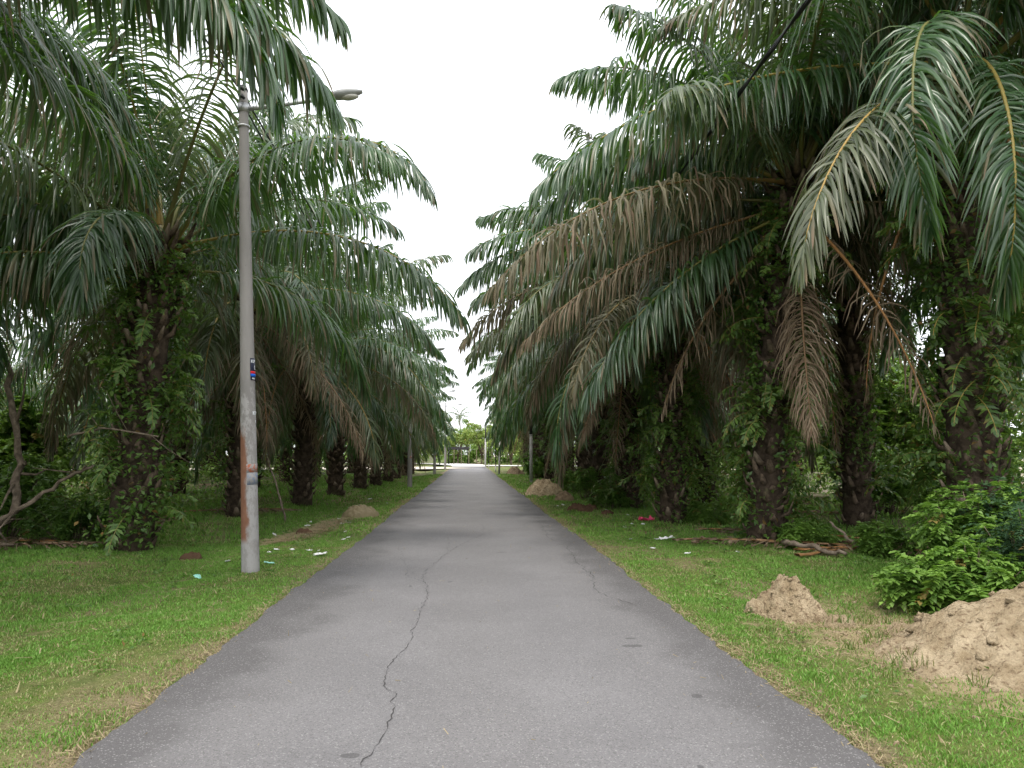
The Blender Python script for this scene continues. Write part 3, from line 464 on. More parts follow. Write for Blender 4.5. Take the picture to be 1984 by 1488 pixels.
FT = [(-7.5, 106, 4.6, 2.6, 'bushy yellow-green tree at the corner of the sandy yard'), (-12.5, 101, 4.2, 2.8, 'low bushy tree in the sandy yard behind the left palms'), (6.2, 108, 5., 2.6, 'bushy yellow-green tree at the corner of the side path'), (10.5, 106, 5., 3., 'bushy tree hidden behind the last right palms'),
      (-1.8, 128, 6.2, 2.6, 'yellow-green sunlit tree in the middle of the gap at the road end'), (-5.6, 122, 4.6, 2.4, 'low yellow sunlit tree just left of the road end gap'), (2.2, 126, 7.2, 3, 'tall pale green tree right of the road end gap'),
      (-9, 118, 5, 3, 'pale tree behind the last left lamp post'), (7, 124, 6.5, 3, 'green tree beyond the side path'), (12, 118, 6.5, 3.2, 'second green tree beyond the side path'), (-15, 122, 6, 3.5, 'green tree beyond the sandy yard'), (-22, 112, 6, 3.5, 'leftmost green tree beyond the sandy yard'),
      (0.5, 140, 7.5, 3.4, 'darker tall tree at the very back of the gap'), (-12, 140, 8, 4, 'large tree at the back left of the gap'), (18, 112, 7, 3.5, 'green tree deep right of the side path'), (-30, 118, 7, 4, 'tree far left beyond the yard'), (28, 120, 8, 4.5, 'tree far right beyond the side path')]
for k_, (x, y, H, r_, lab) in enumerate(FT):
    tree(x, y, H, r_, lab, 40 + k_, m_far if k_ < 9 else m_back, 5200, (.2, .4), group='broadleaf trees beyond the road end', low=.14)
# thin coconut palm silhouette above the gap
root = empty('coconut_palm', (-1.9, 150, 0), 'distant coconut palm rising above the trees at the road end', 'palm tree'); rs = np.random.RandomState(9)
g = G(); tube(g, [(0, 0, 0), (.3, 0, 4), (.1, 0, 9.2)], [.2, .15, .12], 8); link('trunk', g.mesh('trunk', [m_wood]), root)
g = G()
for i in range(20):
    g.put(frond(rs, 3., [75, 45, 20, -5][i % 4], 70, 26, 2, .5, .07, 1., fold=False), (.1, 0, 9.2), i * 2.4)
link('crown', g.mesh('crown', LM), root)
# thin posts and saplings along the bend
for k_ in range(9):
    x = -3.4 + k_ * 1.15; y = 113 - .2 * k_ + 2.2 * (k_ % 2); g = G(); tube(g, [(0, 0, -.1), (.03, .02, 1.2), (.02 * k_ % .07, 0, 2.3)], [.05, .045, .04], 8); tube(g, [(-.07, 0, 2.0), (.08, 0, 2.02)], .018, 6)
    tag(link('fence_post', g.mesh('fence_post', [m_stick]), loc=(x, y, 0)), 'pale thin fence post in the line along the bend at the road end', 'post', 'fence posts along the road bend')
# small open shelter at the bend
root = empty('shelter', (-1.6, 117, 0), 'small dark open-sided shelter under the trees at the road end', 'shelter'); m_dark = simple('dark_roof_sheet', (.022, .02, .02), .95, .05)
g = G(); g.add([(-1.7, -1, 2.35), (1.7, -1, 2.35), (1.7, 1, 2.75), (-1.7, 1, 2.75), (-1.7, -1, 2.27), (1.7, -1, 2.27), (1.7, 1, 2.67), (-1.7, 1, 2.67)], [(0, 1, 2, 3), (7, 6, 5, 4), (0, 4, 5, 1), (1, 5, 6, 2), (2, 6, 7, 3), (3, 7, 4, 0)]); link('roof', g.mesh('roof', [m_dark], False), root)
for sx in (-1.5, 1.5):
    for sy, hz in ((-.9, 2.27), (.9, 2.64)):
        g = G(); tube(g, [(sx, sy, -.05), (sx, sy, hz)], .06, 8); link('post', g.mesh('post', [m_dark]), root)
# ------------------------------------------------------------------ grass, straw
def blades(rs, x, y, h, wd, dry, lean=.5):
    n_ = len(x); z = gh(x, y); a_ = rs.rand(n_) * 6.283; la = rs.rand(n_) * 6.283; lk = h * lean * rs.rand(n_)
    B = np.stack([x, y, z - .004], 1); W_ = np.stack([np.cos(a_), np.sin(a_), 0 * a_], 1) * (wd / 2)[:, None]; D = np.stack([np.cos(la) * lk, np.sin(la) * lk, h], 1)
    Mi = B + D * np.array([.35, .35, .58]); Tp = B + D
    V = np.stack([B - W_, B + W_, Mi + W_ * .8, Mi - W_ * .8, Tp], 1).reshape(-1, 3); q = np.arange(n_) * 5
    g = G(); g.add(V, np.concatenate([np.stack([q, q + 1, q + 2, q + 3], 1), np.stack([q + 3, q + 2, q + 4, q + 4], 1)]), 0, np.repeat(rs.rand(n_), 5), np.repeat(dry, 5)); return g
rs = np.random.RandomState(12); g = G()
def field(x0, x1, y0, y1, dens, hs, ws):
    n_ = int((x1 - x0) * (y1 - y0) * dens); x = rs.uniform(x0, x1, n_); y = rs.uniform(y0, y1, n_); patch = noise2(x * 1.3, y * .5, 1.6, 21) * 1.2 + .6 * noise2(x, y, 4., 22) + .35 * noise2(x, y, 11., 23)
    xe = np.abs(x - .055) - 2.09; keep = (rs.rand(n_) < np.clip(1.0 - .8 * patch, .45, 1)) & (xe > -.09 + .16 * np.abs(noise2(x, y, 6, 25)))
    dsand = np.sqrt(1.6 * (x - 4.2) ** 2 + .42 * (y - 6.0) ** 2); keep &= rs.rand(n_) < np.clip((dsand - .8) / 1.1, .0, 1) * .85 + .2 * (noise2(x, y, 5, 41) > .12)
    keep &= rs.rand(n_) < np.clip(1.15 - np.clip((np.abs(x) - 7) / 6, 0, 1), .25, 1)
    x, y, patch, xe = x[keep], y[keep], patch[keep], xe[keep]; n_ = len(x)
    dryp = np.clip(.06 + .85 * patch + .5 * np.exp(-xe / .12) + .12 * np.sin(y * .3), .04, .9); dry = (rs.rand(n_) < dryp) * rs.uniform(.5, 1, n_)
    h = rs.uniform(*hs, n_) * (1 + .7 * noise2(x, y, 6, 24)) * (1 - .45 * np.clip(patch, 0, 1)) * np.where(np.abs(x) > 4.5, 1.4, 1.); g.put(blades(rs, x, y, h, rs.uniform(*ws, n_), dry, 1.1))
field(-5.5, -2.0, 2.6, 8.5, 7600, (.011, .032), (.005, .010)); field(2.0, 6.6, 2.6, 8.5, 7600, (.011, .032), (.005, .010))
field(-9.5, -5.5, 4.5, 9, 1800, (.03, .06), (.006, .01)); field(-9.5, -2.0, 8.5, 15, 2300, (.018, .036), (.007, .013)); field(2.0, 9, 8.5, 15, 2300, (.018, .038), (.007, .013))
field(-13, -2.0, 15, 26, 420, (.03, .07), (.012, .022)); field(2.0, 12, 15, 26, 420, (.03, .07), (.012, .022))
field(-13, -2.0, 26, 60, 90, (.04, .09), (.025, .05)); field(2.0, 12, 26, 60, 90, (.04, .09), (.025, .05))
tag(link('grass', g.mesh('grass', [m_grass])), 'short mown verge grass with dry straw patches on both sides of the road', 'grass', kind='stuff')
# ------------------------------------------------------------------ heaps of soil
def heap(name, x, y, rx, ry, h, mat, label, seed, rough=.12, peak=1.4, rot=0, n=90, group=None, cl=True):
    rs = np.random.RandomState(seed); u = np.linspace(-1.25, 1.25, n); U_, V_ = np.meshgrid(u, u, indexing='ij')
    wob = .25 * noise2(U_ * 3, V_ * 3, 1., seed) ; rr_ = np.sqrt(U_ ** 2 + V_ ** 2) * (1 + wob)
    H_ = h * np.clip(1.12 * (1 - rr_) , 0, 1) ** peak * 1.3; H_ = np.minimum(H_, h * (1 + .12 * noise2(U_ * 6, V_ * 6, 1.2, seed + 1)))
    k = np.clip((1.12 - rr_) * 4, 0, 1); sz = (rx + ry) / 2
    for f_, a_ in ((7, .9), (14, .6), (26, .22)): H_ = H_ + rough * h * a_ * k * np.abs(noise2(U_ * f_ * (1 + .1 * V_), V_ * f_, 1., seed + f_)) * 1.6
    H_ = H_ + rs.randn(n, n) * .003 * k
    c_, s_ = math.cos(rot), math.sin(rot); Xw = U_ * rx * c_ - V_ * ry * s_; Yw = U_ * rx * s_ + V_ * ry * c_
    Zw = gh(x + Xw, y + Yw) + H_ - .05 * (1 - k); g = G(); i, j = np.meshgrid(np.arange(n - 1), np.arange(n - 1), indexing='ij'); q = i * n + j
    g.add(np.stack([Xw, Yw, Zw], -1).reshape(-1, 3), np.stack([q, q + n, q + n + 1, q + 1], -1).reshape(-1, 4))
    if cl:                                                    # clods lying on it
        for _ in range(int(160 * min(1.6, sz))):
            a_ = rs.rand() * 6.28; q_ = rs.rand() ** .7 * 1.15; ux, vy = q_ * math.cos(a_), q_ * math.sin(a_); i_ = int((ux + 1.25) / 2.5 * (n - 1)); j_ = int((vy + 1.25) / 2.5 * (n - 1))
            b = ball(rs, rs.uniform(.008, .03) * (.6 + sz * .4)); g.put(b, (Xw[i_, j_], Yw[i_, j_], Zw[i_, j_] + .005))
    return tag(link(name, g.mesh(name, [mat]), loc=(x, y, 0)), label, 'soil heap', group)
def ball(rs, r, n=7, flat=.75):
    g = G(); th = np.linspace(0, math.pi, n); ph = np.linspace(0, 2 * math.pi, n + 2, endpoint=False); T_, P_ = np.meshgrid(th, ph, indexing='ij')
    rr_ = r * (1 + .25 * rs.randn(n, n + 2)); rr_[0] = rr_[0, 0]; rr_[-1] = rr_[-1, 0]; k = n + 2
    V = np.stack([rr_ * np.sin(T_) * np.cos(P_), rr_ * np.sin(T_) * np.sin(P_), rr_ * np.cos(T_) * flat], -1).reshape(-1, 3)
    i, j = np.meshgrid(np.arange(n - 1), np.arange(k), indexing='ij'); j2 = (j + 1) % k; g.add(V, np.stack([i * k + j, (i + 1) * k + j, (i + 1) * k + j2, i * k + j2], -1).reshape(-1, 4)); return g
heap('soil_heap', 6.0, 5.85, 2.75, 1.45, .95, m_soil, 'big pale sandy soil heap at the right edge in front of the shrubs', 3, .085, 1.5, .35, 190)
heap('soil_heap', 3.3, 7.6, .38, .38, .34, m_soil, 'small conical sandy heap standing alone on the right verge', 5, .2, 1.35, .2, 110)
heap('soil_heap', 3.52, 7.0, .16, .13, .1, m_soil, 'little clod of sandy soil just in front of the conical heap', 6, .2, .7, 0, 40, cl=False)
heap('soil_heap', 3.72, 6.35, .13, .11, .09, m_soil, 'little lump of sandy soil between the conical heap and the big heap', 7, .2, .7, 0, 40, cl=False)
heap('soil_heap', 3.0, 30.0, .8, .9, .5, m_soil, 'pale crumbly heap farther up the right verge near the road', 8, .25, .9, 0, 80)
heap('soil_heap', 3.4, 26.3, .36, .34, .26, m_soil2, 'small brown lump of soil just nearer than the pale crumbly heap', 9, .2, .8, 0, 60, cl=False)
heap('soil_heap', 3.8, 61, .7, 2.2, .5, m_soil2, 'long brown heap by the far poles on the right verge', 10, .25, .9, 0, 70)
heap('soil_heap', -2.85, 19.8, .48, .6, .24, m_straw, 'small straw-coloured heap of cut grass on the left verge', 11, .3, .8, 0, 60, cl=False)
g = G(); rs = np.random.RandomState(14); bb = [ball(rs, 1., 5) for _ in range(5)]
for _ in range(900):
    x, y = 4.1 + rs.randn() * .7, 6.1 + rs.randn() * 1.0
    if x < 2.35: continue
    g.put(bb[rs.randint(5)], (x, y, float(gh(x, y))), rs.rand() * 6, .006 + .03 * rs.rand() ** 4)
tag(link('soil_crumbs', g.mesh('soil_crumbs', [m_soil])), 'crumbs of sandy soil strewn between the two right heaps', 'soil', kind='stuff')
# dry cut grass trail beside it, husks
def scatter_straw(n_, xy, label, seed, ln=(.08, .25), road_=False):
    rs = np.random.RandomState(seed); g = G(); P = xy(rs, n_); z = np.full(n_, .006) if road_ else gh(P[:, 0], P[:, 1]) + rs.rand(n_) * .04; a_ = rs.rand(n_) * 6.28; l_ = rs.uniform(*ln, n_)
    D = np.stack([np.cos(a_) * l_, np.sin(a_) * l_, rs.randn(n_) * .02], 1); B = np.stack([P[:, 0], P[:, 1], z], 1); W_ = np.stack([-np.sin(a_), np.cos(a_), 0 * a_], 1) * (.006 if ln[1] > .1 else .0028)
    q = np.arange(n_) * 4; g.add(np.stack([B - W_, B + W_, B + D + W_ * .5, B + D - W_ * .5 + [0, 0, .004]], 1).reshape(-1, 3), np.stack([q, q + 1, q + 2, q + 3], 1), 0, np.repeat(rs.rand(n_), 4), 1.)
    tag(link('dry_grass', g.mesh('dry_grass', [m_straw])), label, 'dry grass', kind='stuff')
scatter_straw(5000, lambda r, n: np.stack([-3.1 + r.randn(n) * .22 - .5 * (t := r.rand(n)), 19.2 - 4.6 * t + r.randn(n) * .3], 1), 'trail of dry cut grass in front of the small left heap', 3)
scatter_straw(1600, lambda r, n: np.stack([3.2 + r.randn(n) * .4, 6.2 + r.randn(n) * .8], 1), 'dry straw lying on the sandy soil near the right heaps', 4, (.02, .07))
for s_, nm_ in ((-1, 'left'), (1, 'right')):
    scatter_straw(5200 if s_ > 0 else 3200, lambda r, n: np.stack([.055 + s_ * (2.12 + r.randn(n) * .055 + .05 * np.abs(r.randn(n))), 2.8 + 24 * r.rand(n) ** 1.6], 1), 'dry grass bits and leaf litter strewn along the %s edge of the asphalt' % nm_, 7 + s_, (.015, .06))
scatter_straw(260, lambda r, n: np.stack([r.uniform(-1.95, 2.05, n), 3 + 22 * r.rand(n) ** 1.3], 1), 'few dry leaf bits blown onto the asphalt', 27, (.012, .045), road_=True)
scatter_straw(2600, lambda r, n: np.stack([r.choice([-1, 1], n) * r.uniform(2.6, 8, n), 4 + 20 * r.rand(n)], 1), 'brown fallen leaflets and twigs scattered over the verges', 17, (.04, .16))
g = G(); rs = np.random.RandomState(71)
for _ in range(520):
    s_ = rs.choice([-1, 1]); x = s_ * rs.uniform(2.6, 8.5); y = 4 + 20 * rs.rand() ** .8
    if s_ > 0 and (x - 4.4) ** 2 + (y - 6.5) ** 2 < 2.2: continue
    k = rs.randint(8, 22); pp = np.stack([x + rs.randn(k) * .05, y + rs.randn(k) * .05, np.full(k, float(gh(x, y)) + .02) + rs.rand(k) * .05], 1); leaves(g, rs, pp, .025, .06, droop=-.3)
for _ in range(90):
    x, y = 4.6 + rs.randn() * .9, 5.9 + rs.randn() * .8
    if x < 2.4: continue
    k = rs.randint(10, 26); g.put(blades(rs, x + rs.randn(k) * .04, y + rs.randn(k) * .04, rs.uniform(.04, .11, k), np.full(k, .007), rs.rand(k) * .5, 1.2), (0, 0, .06 + .25 * max(0, min(1, (x - 4.3) / 1.2)) * (abs(y - 5.9) < .8)))
tag(link('weeds', g.mesh('weeds', [m_fern])), 'small broad-leaved weeds dotted through the verge grass', 'weeds', kind='stuff')
# ------------------------------------------------------------------ litter
LC = G()
def litter(name, x, y, s, mat, label, seed, cat='litter', group=None, thick=.35):
    rs = np.random.RandomState(seed); n = 7; u = np.linspace(-1, 1, n); U_, V_ = np.meshgrid(u, u, indexing='ij'); c_ = np.where(np.abs(U_) + np.abs(V_) > 1.5, .8, 1.)
    Zt = np.abs(rs.randn(n, n)) * .35 * thick + .15; V1 = np.stack([U_ * s * c_ * (1 + .2 * rs.randn(n, n)), V_ * s * .6 * c_ * (1 + .2 * rs.randn(n, n)), Zt * s], -1).reshape(-1, 3); V2 = V1 - [0, 0, .004]
    i, j = np.meshgrid(np.arange(n - 1), np.arange(n - 1), indexing='ij'); q = i * n + j; F_ = np.stack([q, q + n, q + n + 1, q + 1], -1).reshape(-1, 4)
    rim = [i_ * n for i_ in range(n)] + [(n - 1) * n + j_ for j_ in range(1, n)] + [i_ * n + n - 1 for i_ in range(n - 2, -1, -1)] + [j_ for j_ in range(n - 2, 0, -1)]
    F2 = [(a_, b_, b_ + n * n, a_ + n * n) for a_, b_ in zip(rim, rim[1:] + rim[:1])]
    g = G(); g.add(np.concatenate([V1, V2]), np.concatenate([F_, F_[:, ::-1] + n * n, np.array(F2)])); o = link(name, g.mesh(name, [mat], False), loc=(x, y, float(gh(x, y)) + .02), rot=(rs.randn() * .2, rs.randn() * .2, rs.rand() * 6))
    return tag(o, label, cat, group)
litter('plastic_bag', 4.24, 17.6, .2, m_pink, 'crumpled pink plastic bag lying on the right verge', 1, 'bag', thick=.8)
litter('paper_scrap', -2.35, 12.2, .1, m_white, 'largest white scrap on the grass right of the near lamp post', 2)
litter('paper_scrap', -2.95, 11.4, .07, m_teal, 'pale greenish scrap just right of the lamp post foot', 3)
litter('paper_scrap', -3.75, 10.7, .07, m_teal, 'teal plastic scrap left of the lamp post foot', 4)
litter('paper_scrap', -4.2, 5.9, .04, m_white, 'tiny white scrap alone on the near left grass', 5)
litter('paper_scrap', 3.7, 13.9, .15, m_white, 'shredded white paper on the right verge nearest the conical heap', 6)
litter('paper_scrap', 3.6, 22.0, .1, m_cream, 'yellowish wrapper by the third right trunk', 7)
litter('paper_scrap', 4.5, 12.3, .04, m_white, 'tiny white bottle cap near the right trunk foot', 8)
GW = 'white scraps scattered on the verges'
rs = np.random.RandomState(31)
for k_ in range(26):
    x = rs.uniform(-4.4, -2.3); y = 12 + 18 * rs.rand() ** 1.2
    litter('paper_scrap', x, y, rs.uniform(.03, .08), m_white, 'one of the small white scraps scattered on the left verge', 50 + k_, group=GW + ' on the left')
for k_ in range(12):
    litter('paper_scrap', rs.uniform(2.7, 4.4), rs.uniform(12, 26), rs.uniform(.03, .07), m_white, 'one of the small white scraps scattered on the right verge', 90 + k_, group=GW + ' on the right')
for k_, (x, y, s_) in enumerate([(3.15, 21.4, .2), (3.3, 20.9, .16), (3.75, 20., .12), (3.6, 21.8, .14), (-3.5, 16.2, .12), (-4.6, 12.8, .13)]):
    o = heap('husk_pile', x, y, s_ * 1.5, s_, s_ * .7, m_husk, ['brown husk clump nearest the road on the right verge', 'smaller brown husk clump in front of the first one', 'flat brown husk patch on the right verge', 'brown husk clump behind the others on the right', 'dark brown clump on the left verge by the straw trail', 'dark clump left of the lamp post'][k_], 60 + k_, .5, .6, 0, 30, cl=False); o['category'] = 'husk'
# ------------------------------------------------------------------ fallen branches and dead fronds
def stick(name, pts, r, label, mat=m_stick, cat='branch', group=None, twigs=0, seed=0):
    rs = np.random.RandomState(seed); P = np.array(pts, float); t = np.linspace(0, len(P) - 1, 5 * len(P)); Q = np.stack([np.interp(t, np.arange(len(P)), P[:, i]) for i in range(3)], 1)
    Q[1:-1] += rs.randn(len(Q) - 2, 3) * r * .35; g = G(); tube(g, Q, np.linspace(r, r * .55, len(Q)) * (1 + .1 * rs.randn(len(Q))), 8)
    for _ in range(twigs):
        k = rs.randint(2, len(Q)); e_ = Q[k] + rs.randn(3) * .4; tube(g, [Q[k], (Q[k] + e_) / 2 + rs.randn(3) * .04, e_], [r * .4, r * .25, r * .1], 5)
    return tag(link(name, g.mesh(name, [mat])), label, cat, group)
stick('leaning_stick', [(-4.85, 20.2, -.2), (-5.1, 20.35, .6), (-5.45, 20.5, 1.5)], .035, 'thin pale stick leaning behind the near lamp post')
stick('fallen_branch', [(-8.6, 13.6, .1), (-7.8, 13.5, .65), (-7.2, 13.7, 1.15), (-6.7, 13.8, 1.4)], .05, 'curved branch propped against the vine-covered palm', m_wood, twigs=6, seed=2)
stick('fallen_branch', [(-9.2, 14.4, -.05), (-8.3, 14.2, .5), (-8.5, 14.6, 1.8), (-9.1, 15.0, 3.4)], .09, 'tall dark bent stem rising at the left edge', m_wood, twigs=5, seed=3)
stick('fallen_branch', [(-10.2, 13.6, .3), (-9.0, 13.2, .15), (-7.7, 13.0, .1)], .05, 'long branch lying along the ground at the left edge', m_wood, twigs=6, seed=4)
stick('fallen_branch', [(-6.9, 13.2, 1.9), (-6.2, 13.0, 2.05), (-5.3, 13.0, 1.9)], .022, 'thin bare twig crossing in front of the vine-covered trunk', twigs=4, seed=5)
stick('log', [(6.45, 11.9, .02), (6.35, 12.2, .2), (6.25, 12.6, .44)], .035, 'short white-ended log leaning beside the dead fronds on the right', m_stick)
stick('log', [(5.4, 12.6, .1), (5.6, 12.0, .08), (5.9, 11.4, .05)], .05, 'brown cut petiole lying under the right palms', seed=7)
rs = np.random.RandomState(8)
def dead(x, y, az, s, label, seed):
    rs = np.random.RandomState(seed); g = frond(rs, 3.4 * s, 10, 22, 50, 3, .6, .022, 1.2, dry=1., keep=.8, side=rs.uniform(-.4, .4)); v, f, m, a_, d = g.arr()
    v = v.copy(); v[:, 2] = np.maximum(v[:, 2] * .35, 0) + .02 + .05 * rs.rand(len(v)); g2 = G(); g2.add(v, f, m, a_, d)
    tag(link('fallen_frond', g2.mesh('fallen_frond', LM), loc=(x, y, float(gh(x, y))), rot=(0, 0, az)), label, 'palm frond', 'fallen dry fronds under the palms')
for k_, (x, y, az, lab) in enumerate([(5.5, 12.4, -.3, 'fallen brown frond nearest the road under the right palms'), (6.9, 12.2, 2.8, 'fallen brown frond lying behind the green shrub'), (6.3, 13.2, -1.2, 'fallen frond behind the white-ended log'), (5.2, 11.6, .4, 'fallen frond spreading towards the conical heap'), (7.6, 13.6, 2.6, 'fallen frond at the foot of the dark second row trunk'),
        (-9.6, 12.6, .3, 'fallen frond at the left edge in front of the branches'), (-9.8, 14.5, -.2, 'fallen frond under the tall bent stem on the left'), (-8.6, 16, 1., 'fallen frond behind the vine-covered palm'), (6.6, 19.0, .2, 'fallen frond right of the second right trunk'), (-8.2, 21, .2, 'fallen frond between the left palm rows')]):
    dead(x, y, az, 1., lab, 70 + k_)
# ------------------------------------------------------------------ lamp posts, poles, cables
def pole_mat(name, rust=True):
    m = M(name); X, Y, Z = m.xyz(); n = m.noise(5, 5, .7, m.scaled((1, 1, .35))); c = m.mix(m.mp(m.noise(3, 5, .6, m.scaled((1, 1, .2))), .3, .7), (.20, .19, .18), (.29, .275, .26))
    if rust:
        pn = m.noise(9, 5, .75, m.scaled((1, 1, .5)))
        low_ = m.mp(m.ma('ADD', Z, m.mp(n, 0., 1., -.3, .3)), 2.62, 2.5); c = m.mix(m.ma('MULTIPLY', low_, m.mp(pn, .42, .55, 0, .8)), c, (.34, .33, .32))
        side = m.mp(m.ma('ADD', X, m.mp(n, 0., 1., -.10, .10)), .01, -.04); c = m.mix(m.ma('MULTIPLY', m.ma('MULTIPLY', side, m.mp(Z, .38, .5)), m.mp(m.ma('ADD', Z, m.mp(n, 0., 1., -.3, .3)), 2.1, 1.95)), c, m.mix(m.noise(12, 4), (.14, .06, .035), (.25, .13, .08)))
        c = m.mix(m.mp(m.noise(26, 4, .8, m.scaled((1, 1, .4))), .66, .7, 0, .8), c, (.06, .06, .06))
    return m.fin(c, .8, .25, bump=m.noise(50), bs=.25, bd=.01)
m_pole1 = pole_mat('stained_concrete'); m_pole = pole_mat('pole_concrete', False); m_polew = simple('whitewashed_pole', (.42, .41, .39), .8, .2); m_black = simple('tarred_pole', (.03, .03, .032), .7, .3)
m_red = simple('red_print', (.62, .02, .03), .5); m_blue2 = simple('blue_print', (.01, .13, .62), .5); m_navy = simple('dark_sign_face', (.012, .016, .04), .45, .4); m_wht = simple('white_print', (.75, .78, .8), .5); 
def worn(name, c):
    m = M(name); return m.fin(m.mix(m.mp(m.noise(22, 5, .75), .44, .56), c, (.27, .26, .25)), .85, .15, bump=m.noise(50), bs=.2)
m_org = worn('orange_paint', (.34, .11, .06)); m_gb = worn('grey_blue_paint', (.17, .20, .26))
def pole_r(z): return .125 - .0085 * z
def patch(g, a0, a1, z0, z1, off, m=0):
    n = 10; a_ = np.radians(np.linspace(a0, a1, n)); v = []
    for z in (z0, z1):
        for o_ in (off, off - .004): v.append(np.stack([(pole_r(z) + o_) * np.cos(a_), (pole_r(z) + o_) * np.sin(a_), 0 * a_ + z], 1))
    A_, B_, C_, D_ = (k * n for k in range(4)); q = np.arange(n - 1); F_ = [np.stack([A_ + q, A_ + q + 1, C_ + q + 1, C_ + q], 1), np.stack([C_ + q, C_ + q + 1, D_ + q + 1, D_ + q], 1), np.stack([B_ + q, B_ + q + 1, A_ + q + 1, A_ + q], 1)]
    for e_ in (0, n - 1): F_.append(np.array([[A_ + e_, B_ + e_, D_ + e_, C_ + e_]]))
    g.add(np.concatenate(v), np.concatenate(F_), m)
def wrap_text(s, size, ang, z, off, mat, parent, nm='sign_text'):
    cu = bpy.data.curves.new('t', 'FONT'); cu.body = s; cu.size = size; cu.align_x = 'LEFT'; cu.extrude = .0015; cu.offset = .0012
    o = bpy.data.objects.new('t', cu); col.objects.link(o); bpy.context.view_layer.update(); me = bpy.data.meshes.new_from_object(o.evaluated_get(bpy.context.evaluated_depsgraph_get())); bpy.data.objects.remove(o)
    for v in me.vertices:
        x, y, zz = v.co; r = pole_r(z) + off + zz; a_ = R(ang) + x / pole_r(z); v.co = (r * math.cos(a_), r * math.sin(a_), z + y)
    me.materials.clear(); me.materials.append(mat); me.name = nm; return link(nm, me, parent)
def lamp_post(x, y, label, Hh=7.15, near=False, lean=(-.004, 0), arm=True, mat=None):
    root = empty('street_lamp', (x, y, float(gh(x, y))), label, 'street lamp', 'concrete lamp posts along the left verge'); root.rotation_euler = (lean[1], lean[0], 0)
    g = G(); z = np.linspace(-.2, Hh, 30); tube(g, np.stack([0 * z, 0 * z, z], 1), .125 - .0085 * z, 28, 0); link('shaft', g.mesh('shaft', [mat or m_pole]), root)
    if arm:
        g = G(); t = np.linspace(0, 1, 8); tube(g, np.stack([.05 + 1.28 * t, -.05 * t, Hh - .33 + .13 * t ** 1.2], 1), np.linspace(.034, .026, 8), 10)
        tube(g, [(0, 0, Hh - .38), (0, 0, Hh - .26)], .085, 16); tube(g, [(0, 0, Hh - .62), (0, 0, Hh - .59)], .088, 16); link('arm', g.mesh('arm', [m_steel]), root)
        g = G(); t = np.linspace(0, 1, 12); rad_ = .02 + .095 * np.sin(np.clip(t, .03, .97) * math.pi) ** .7; tube(g, np.stack([1.22 + .56 * t, -.05 + 0 * t, Hh - .19 + .075 * t], 1), rad_, 14, 0, flat=.6); hd = link('lamp_head', g.mesh('lamp_head', [m_lamp]), root)
        g = G(); tube(g, np.stack([1.44 + .28 * t, -.05 + 0 * t, Hh - .19 + .028 * (t * .8 + .4) - .03], 1), .008 + .072 * np.sin(np.clip(t, .03, .97) * math.pi) ** .6, 12, 0, flat=.55); link('lens', g.mesh('lens', [m_lens]), hd)
    g = G()
    for k in (0, 1): tube(g, [(-.03, -.1, Hh - .06 - .13 * k), (.02, -.13, Hh - .06 - .13 * k), (.05, -.13, Hh - .1 - .13 * k)], [.02, .03, .022], 8)
    tube(g, [(0, 0, Hh - .05), (0, 0, Hh + .03)], [.075, .05], 12); link('cable_clamp', g.mesh('cable_clamp', [m_cable]), root)
    if near:
        g = G(); patch(g, -52, 28, 2.72, 3.04, .006); pl = link('sign_plate', g.mesh('sign_plate', [m_navy]), root)
        g = G(); patch(g, -51.5, 27.5, 2.815, 2.852, .0085); link('red_band', g.mesh('red_band', [m_red]), pl)
        g = G(); patch(g, -51.5, 27.5, 2.773, 2.814, .0085); link('blue_band', g.mesh('blue_band', [m_blue2]), pl)
        wrap_text('KP', .062, -48, 2.975, .008, m_wht, pl); wrap_text('1', .085, -22, 2.875, .008, m_wht, pl); wrap_text('10.5', .030, -42, 2.735, .008, m_wht, pl)
        wrap_text('KP', .075, -40, 2.22, .003, m_wht, root, 'stencil_text'); wrap_text('1', .06, -16, 2.10, .003, m_wht, root, 'stencil_text')
        g = G(); patch(g, -92, 25, 1.40, 1.52, .003); link('orange_band', g.mesh('orange_band', [m_org]), root)
        g = G(); patch(g, -88, 25, 1.225, 1.395, .003); link('grey_blue_band', g.mesh('grey_blue_band', [m_gb]), root)
    elif arm:
        g = G(); patch(g, -92, 25, 1.45, 1.57, .003); link('orange_band', g.mesh('orange_band', [m_org]), root)
    return root
lamp_post(-3.07, 10.85, 'nearest concrete lamp post on the left with rust stains, painted bands and small dark sign', near=True, mat=m_pole1, lean=(-.048, 0))
lamp_post(-2.93, 37.6, 'second lamp post along the left verge, half hidden by fronds', lean=(-.01, 0))
lamp_post(-2.84, 62.8, 'third lamp post along the left verge, dark against the sandy yard')
lamp_post(-2.5, 80., 'farthest left lamp post standing at the edge of the sandy yard', lean=(.004, 0))
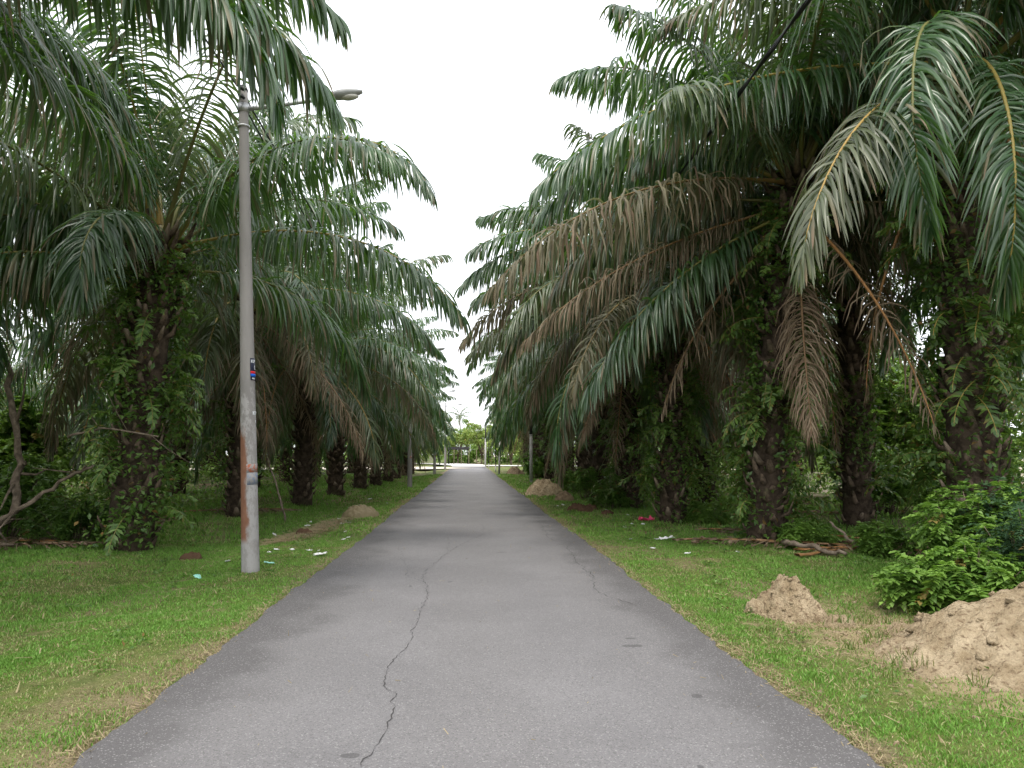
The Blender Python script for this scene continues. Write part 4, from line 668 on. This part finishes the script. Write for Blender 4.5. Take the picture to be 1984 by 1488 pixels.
def rpole(x, y, H, label, zb=2.4, r=.085, lean=0, cols=(0, 1)):
    root = empty('utility_pole', (x, y, float(gh(x, y))), label, 'pole', 'poles along the right verge'); root.rotation_euler = (0, lean, 0)
    g = G(); tube(g, [(0, 0, -.2), (0, 0, zb)], [r * 1.1, r], 14); tube(g, [(0, 0, zb), (0, 0, zb + .06)], r * 1.12, 14); link('base_section', g.mesh('base_section', [m_polew]), root)
    g = G(); tube(g, [(0, 0, zb + .061), (0, 0, H)], [r * .96, r * .7], 14); tube(g, [(-.25, 0, H - .3), (.25, 0, H - .3)], .03, 6); link('upper_section', g.mesh('upper_section', [m_black]), root)
rpole(3.62, 42.8, 6.4, 'nearest right hand pole, black above and pale below, beside the pale heap', 2.7, .09)
rpole(2.45, 59.3, 6.2, 'second right hand pole leaning slightly, close to the road', 2.6, .075, .025)
rpole(2.5, 68., 5.6, 'thin third right hand pole behind the leaning one', .6, .05)
rpole(2.3, 84., 5., 'slim dark pole at the far right end of the road', .5, .05)
rpole(2.2, 96., 5.5, 'pale stout pole by the side path at the road end', 3.6, .10)
def cable(p0, p1, sag, r, label, twist=False, seed=0):
    t = np.linspace(0, 1, 60)[:, None]; P = np.array(p0) * (1 - t) + np.array(p1) * t; P[:, 2] -= (4 * sag * t * (1 - t))[:, 0]; g = G()
    tube(g, P, r, 8)
    if twist:
        tt = np.linspace(0, 1, 700)[:, None]; Q = np.array(p0) * (1 - tt) + np.array(p1) * tt; Q[:, 2] -= (4 * sag * tt * (1 - tt))[:, 0]
        for ph in (0, 3.14): tube(g, Q + np.concatenate([np.cos(tt * 160 + ph) * r, 0 * tt, np.sin(tt * 160 + ph) * r], 1), r * .8, 5)
    tag(link('overhead_cable', g.mesh('overhead_cable', [m_cable])), label, 'cable')
cable((-3.45, 10.75, 7.06), (-3.0, 37.5, 6.7), .35, .014, 'upper black cable running from the near left lamp post to the second')
cable((-3.45, 10.75, 6.93), (-3.0, 37.5, 6.5), .75, .013, 'lower black cable between the first two left lamp posts')
cable((-3.47, 10.75, 7.06), (-3.3, -15, 7.0), .3, .014, 'black cable coming from the near left lamp post towards the camera')
cable((4.3, -12, 7.4), (3.62, 42.8, 6.1), -.12, .019, 'thick twisted black cable crossing the upper right fronds', True)
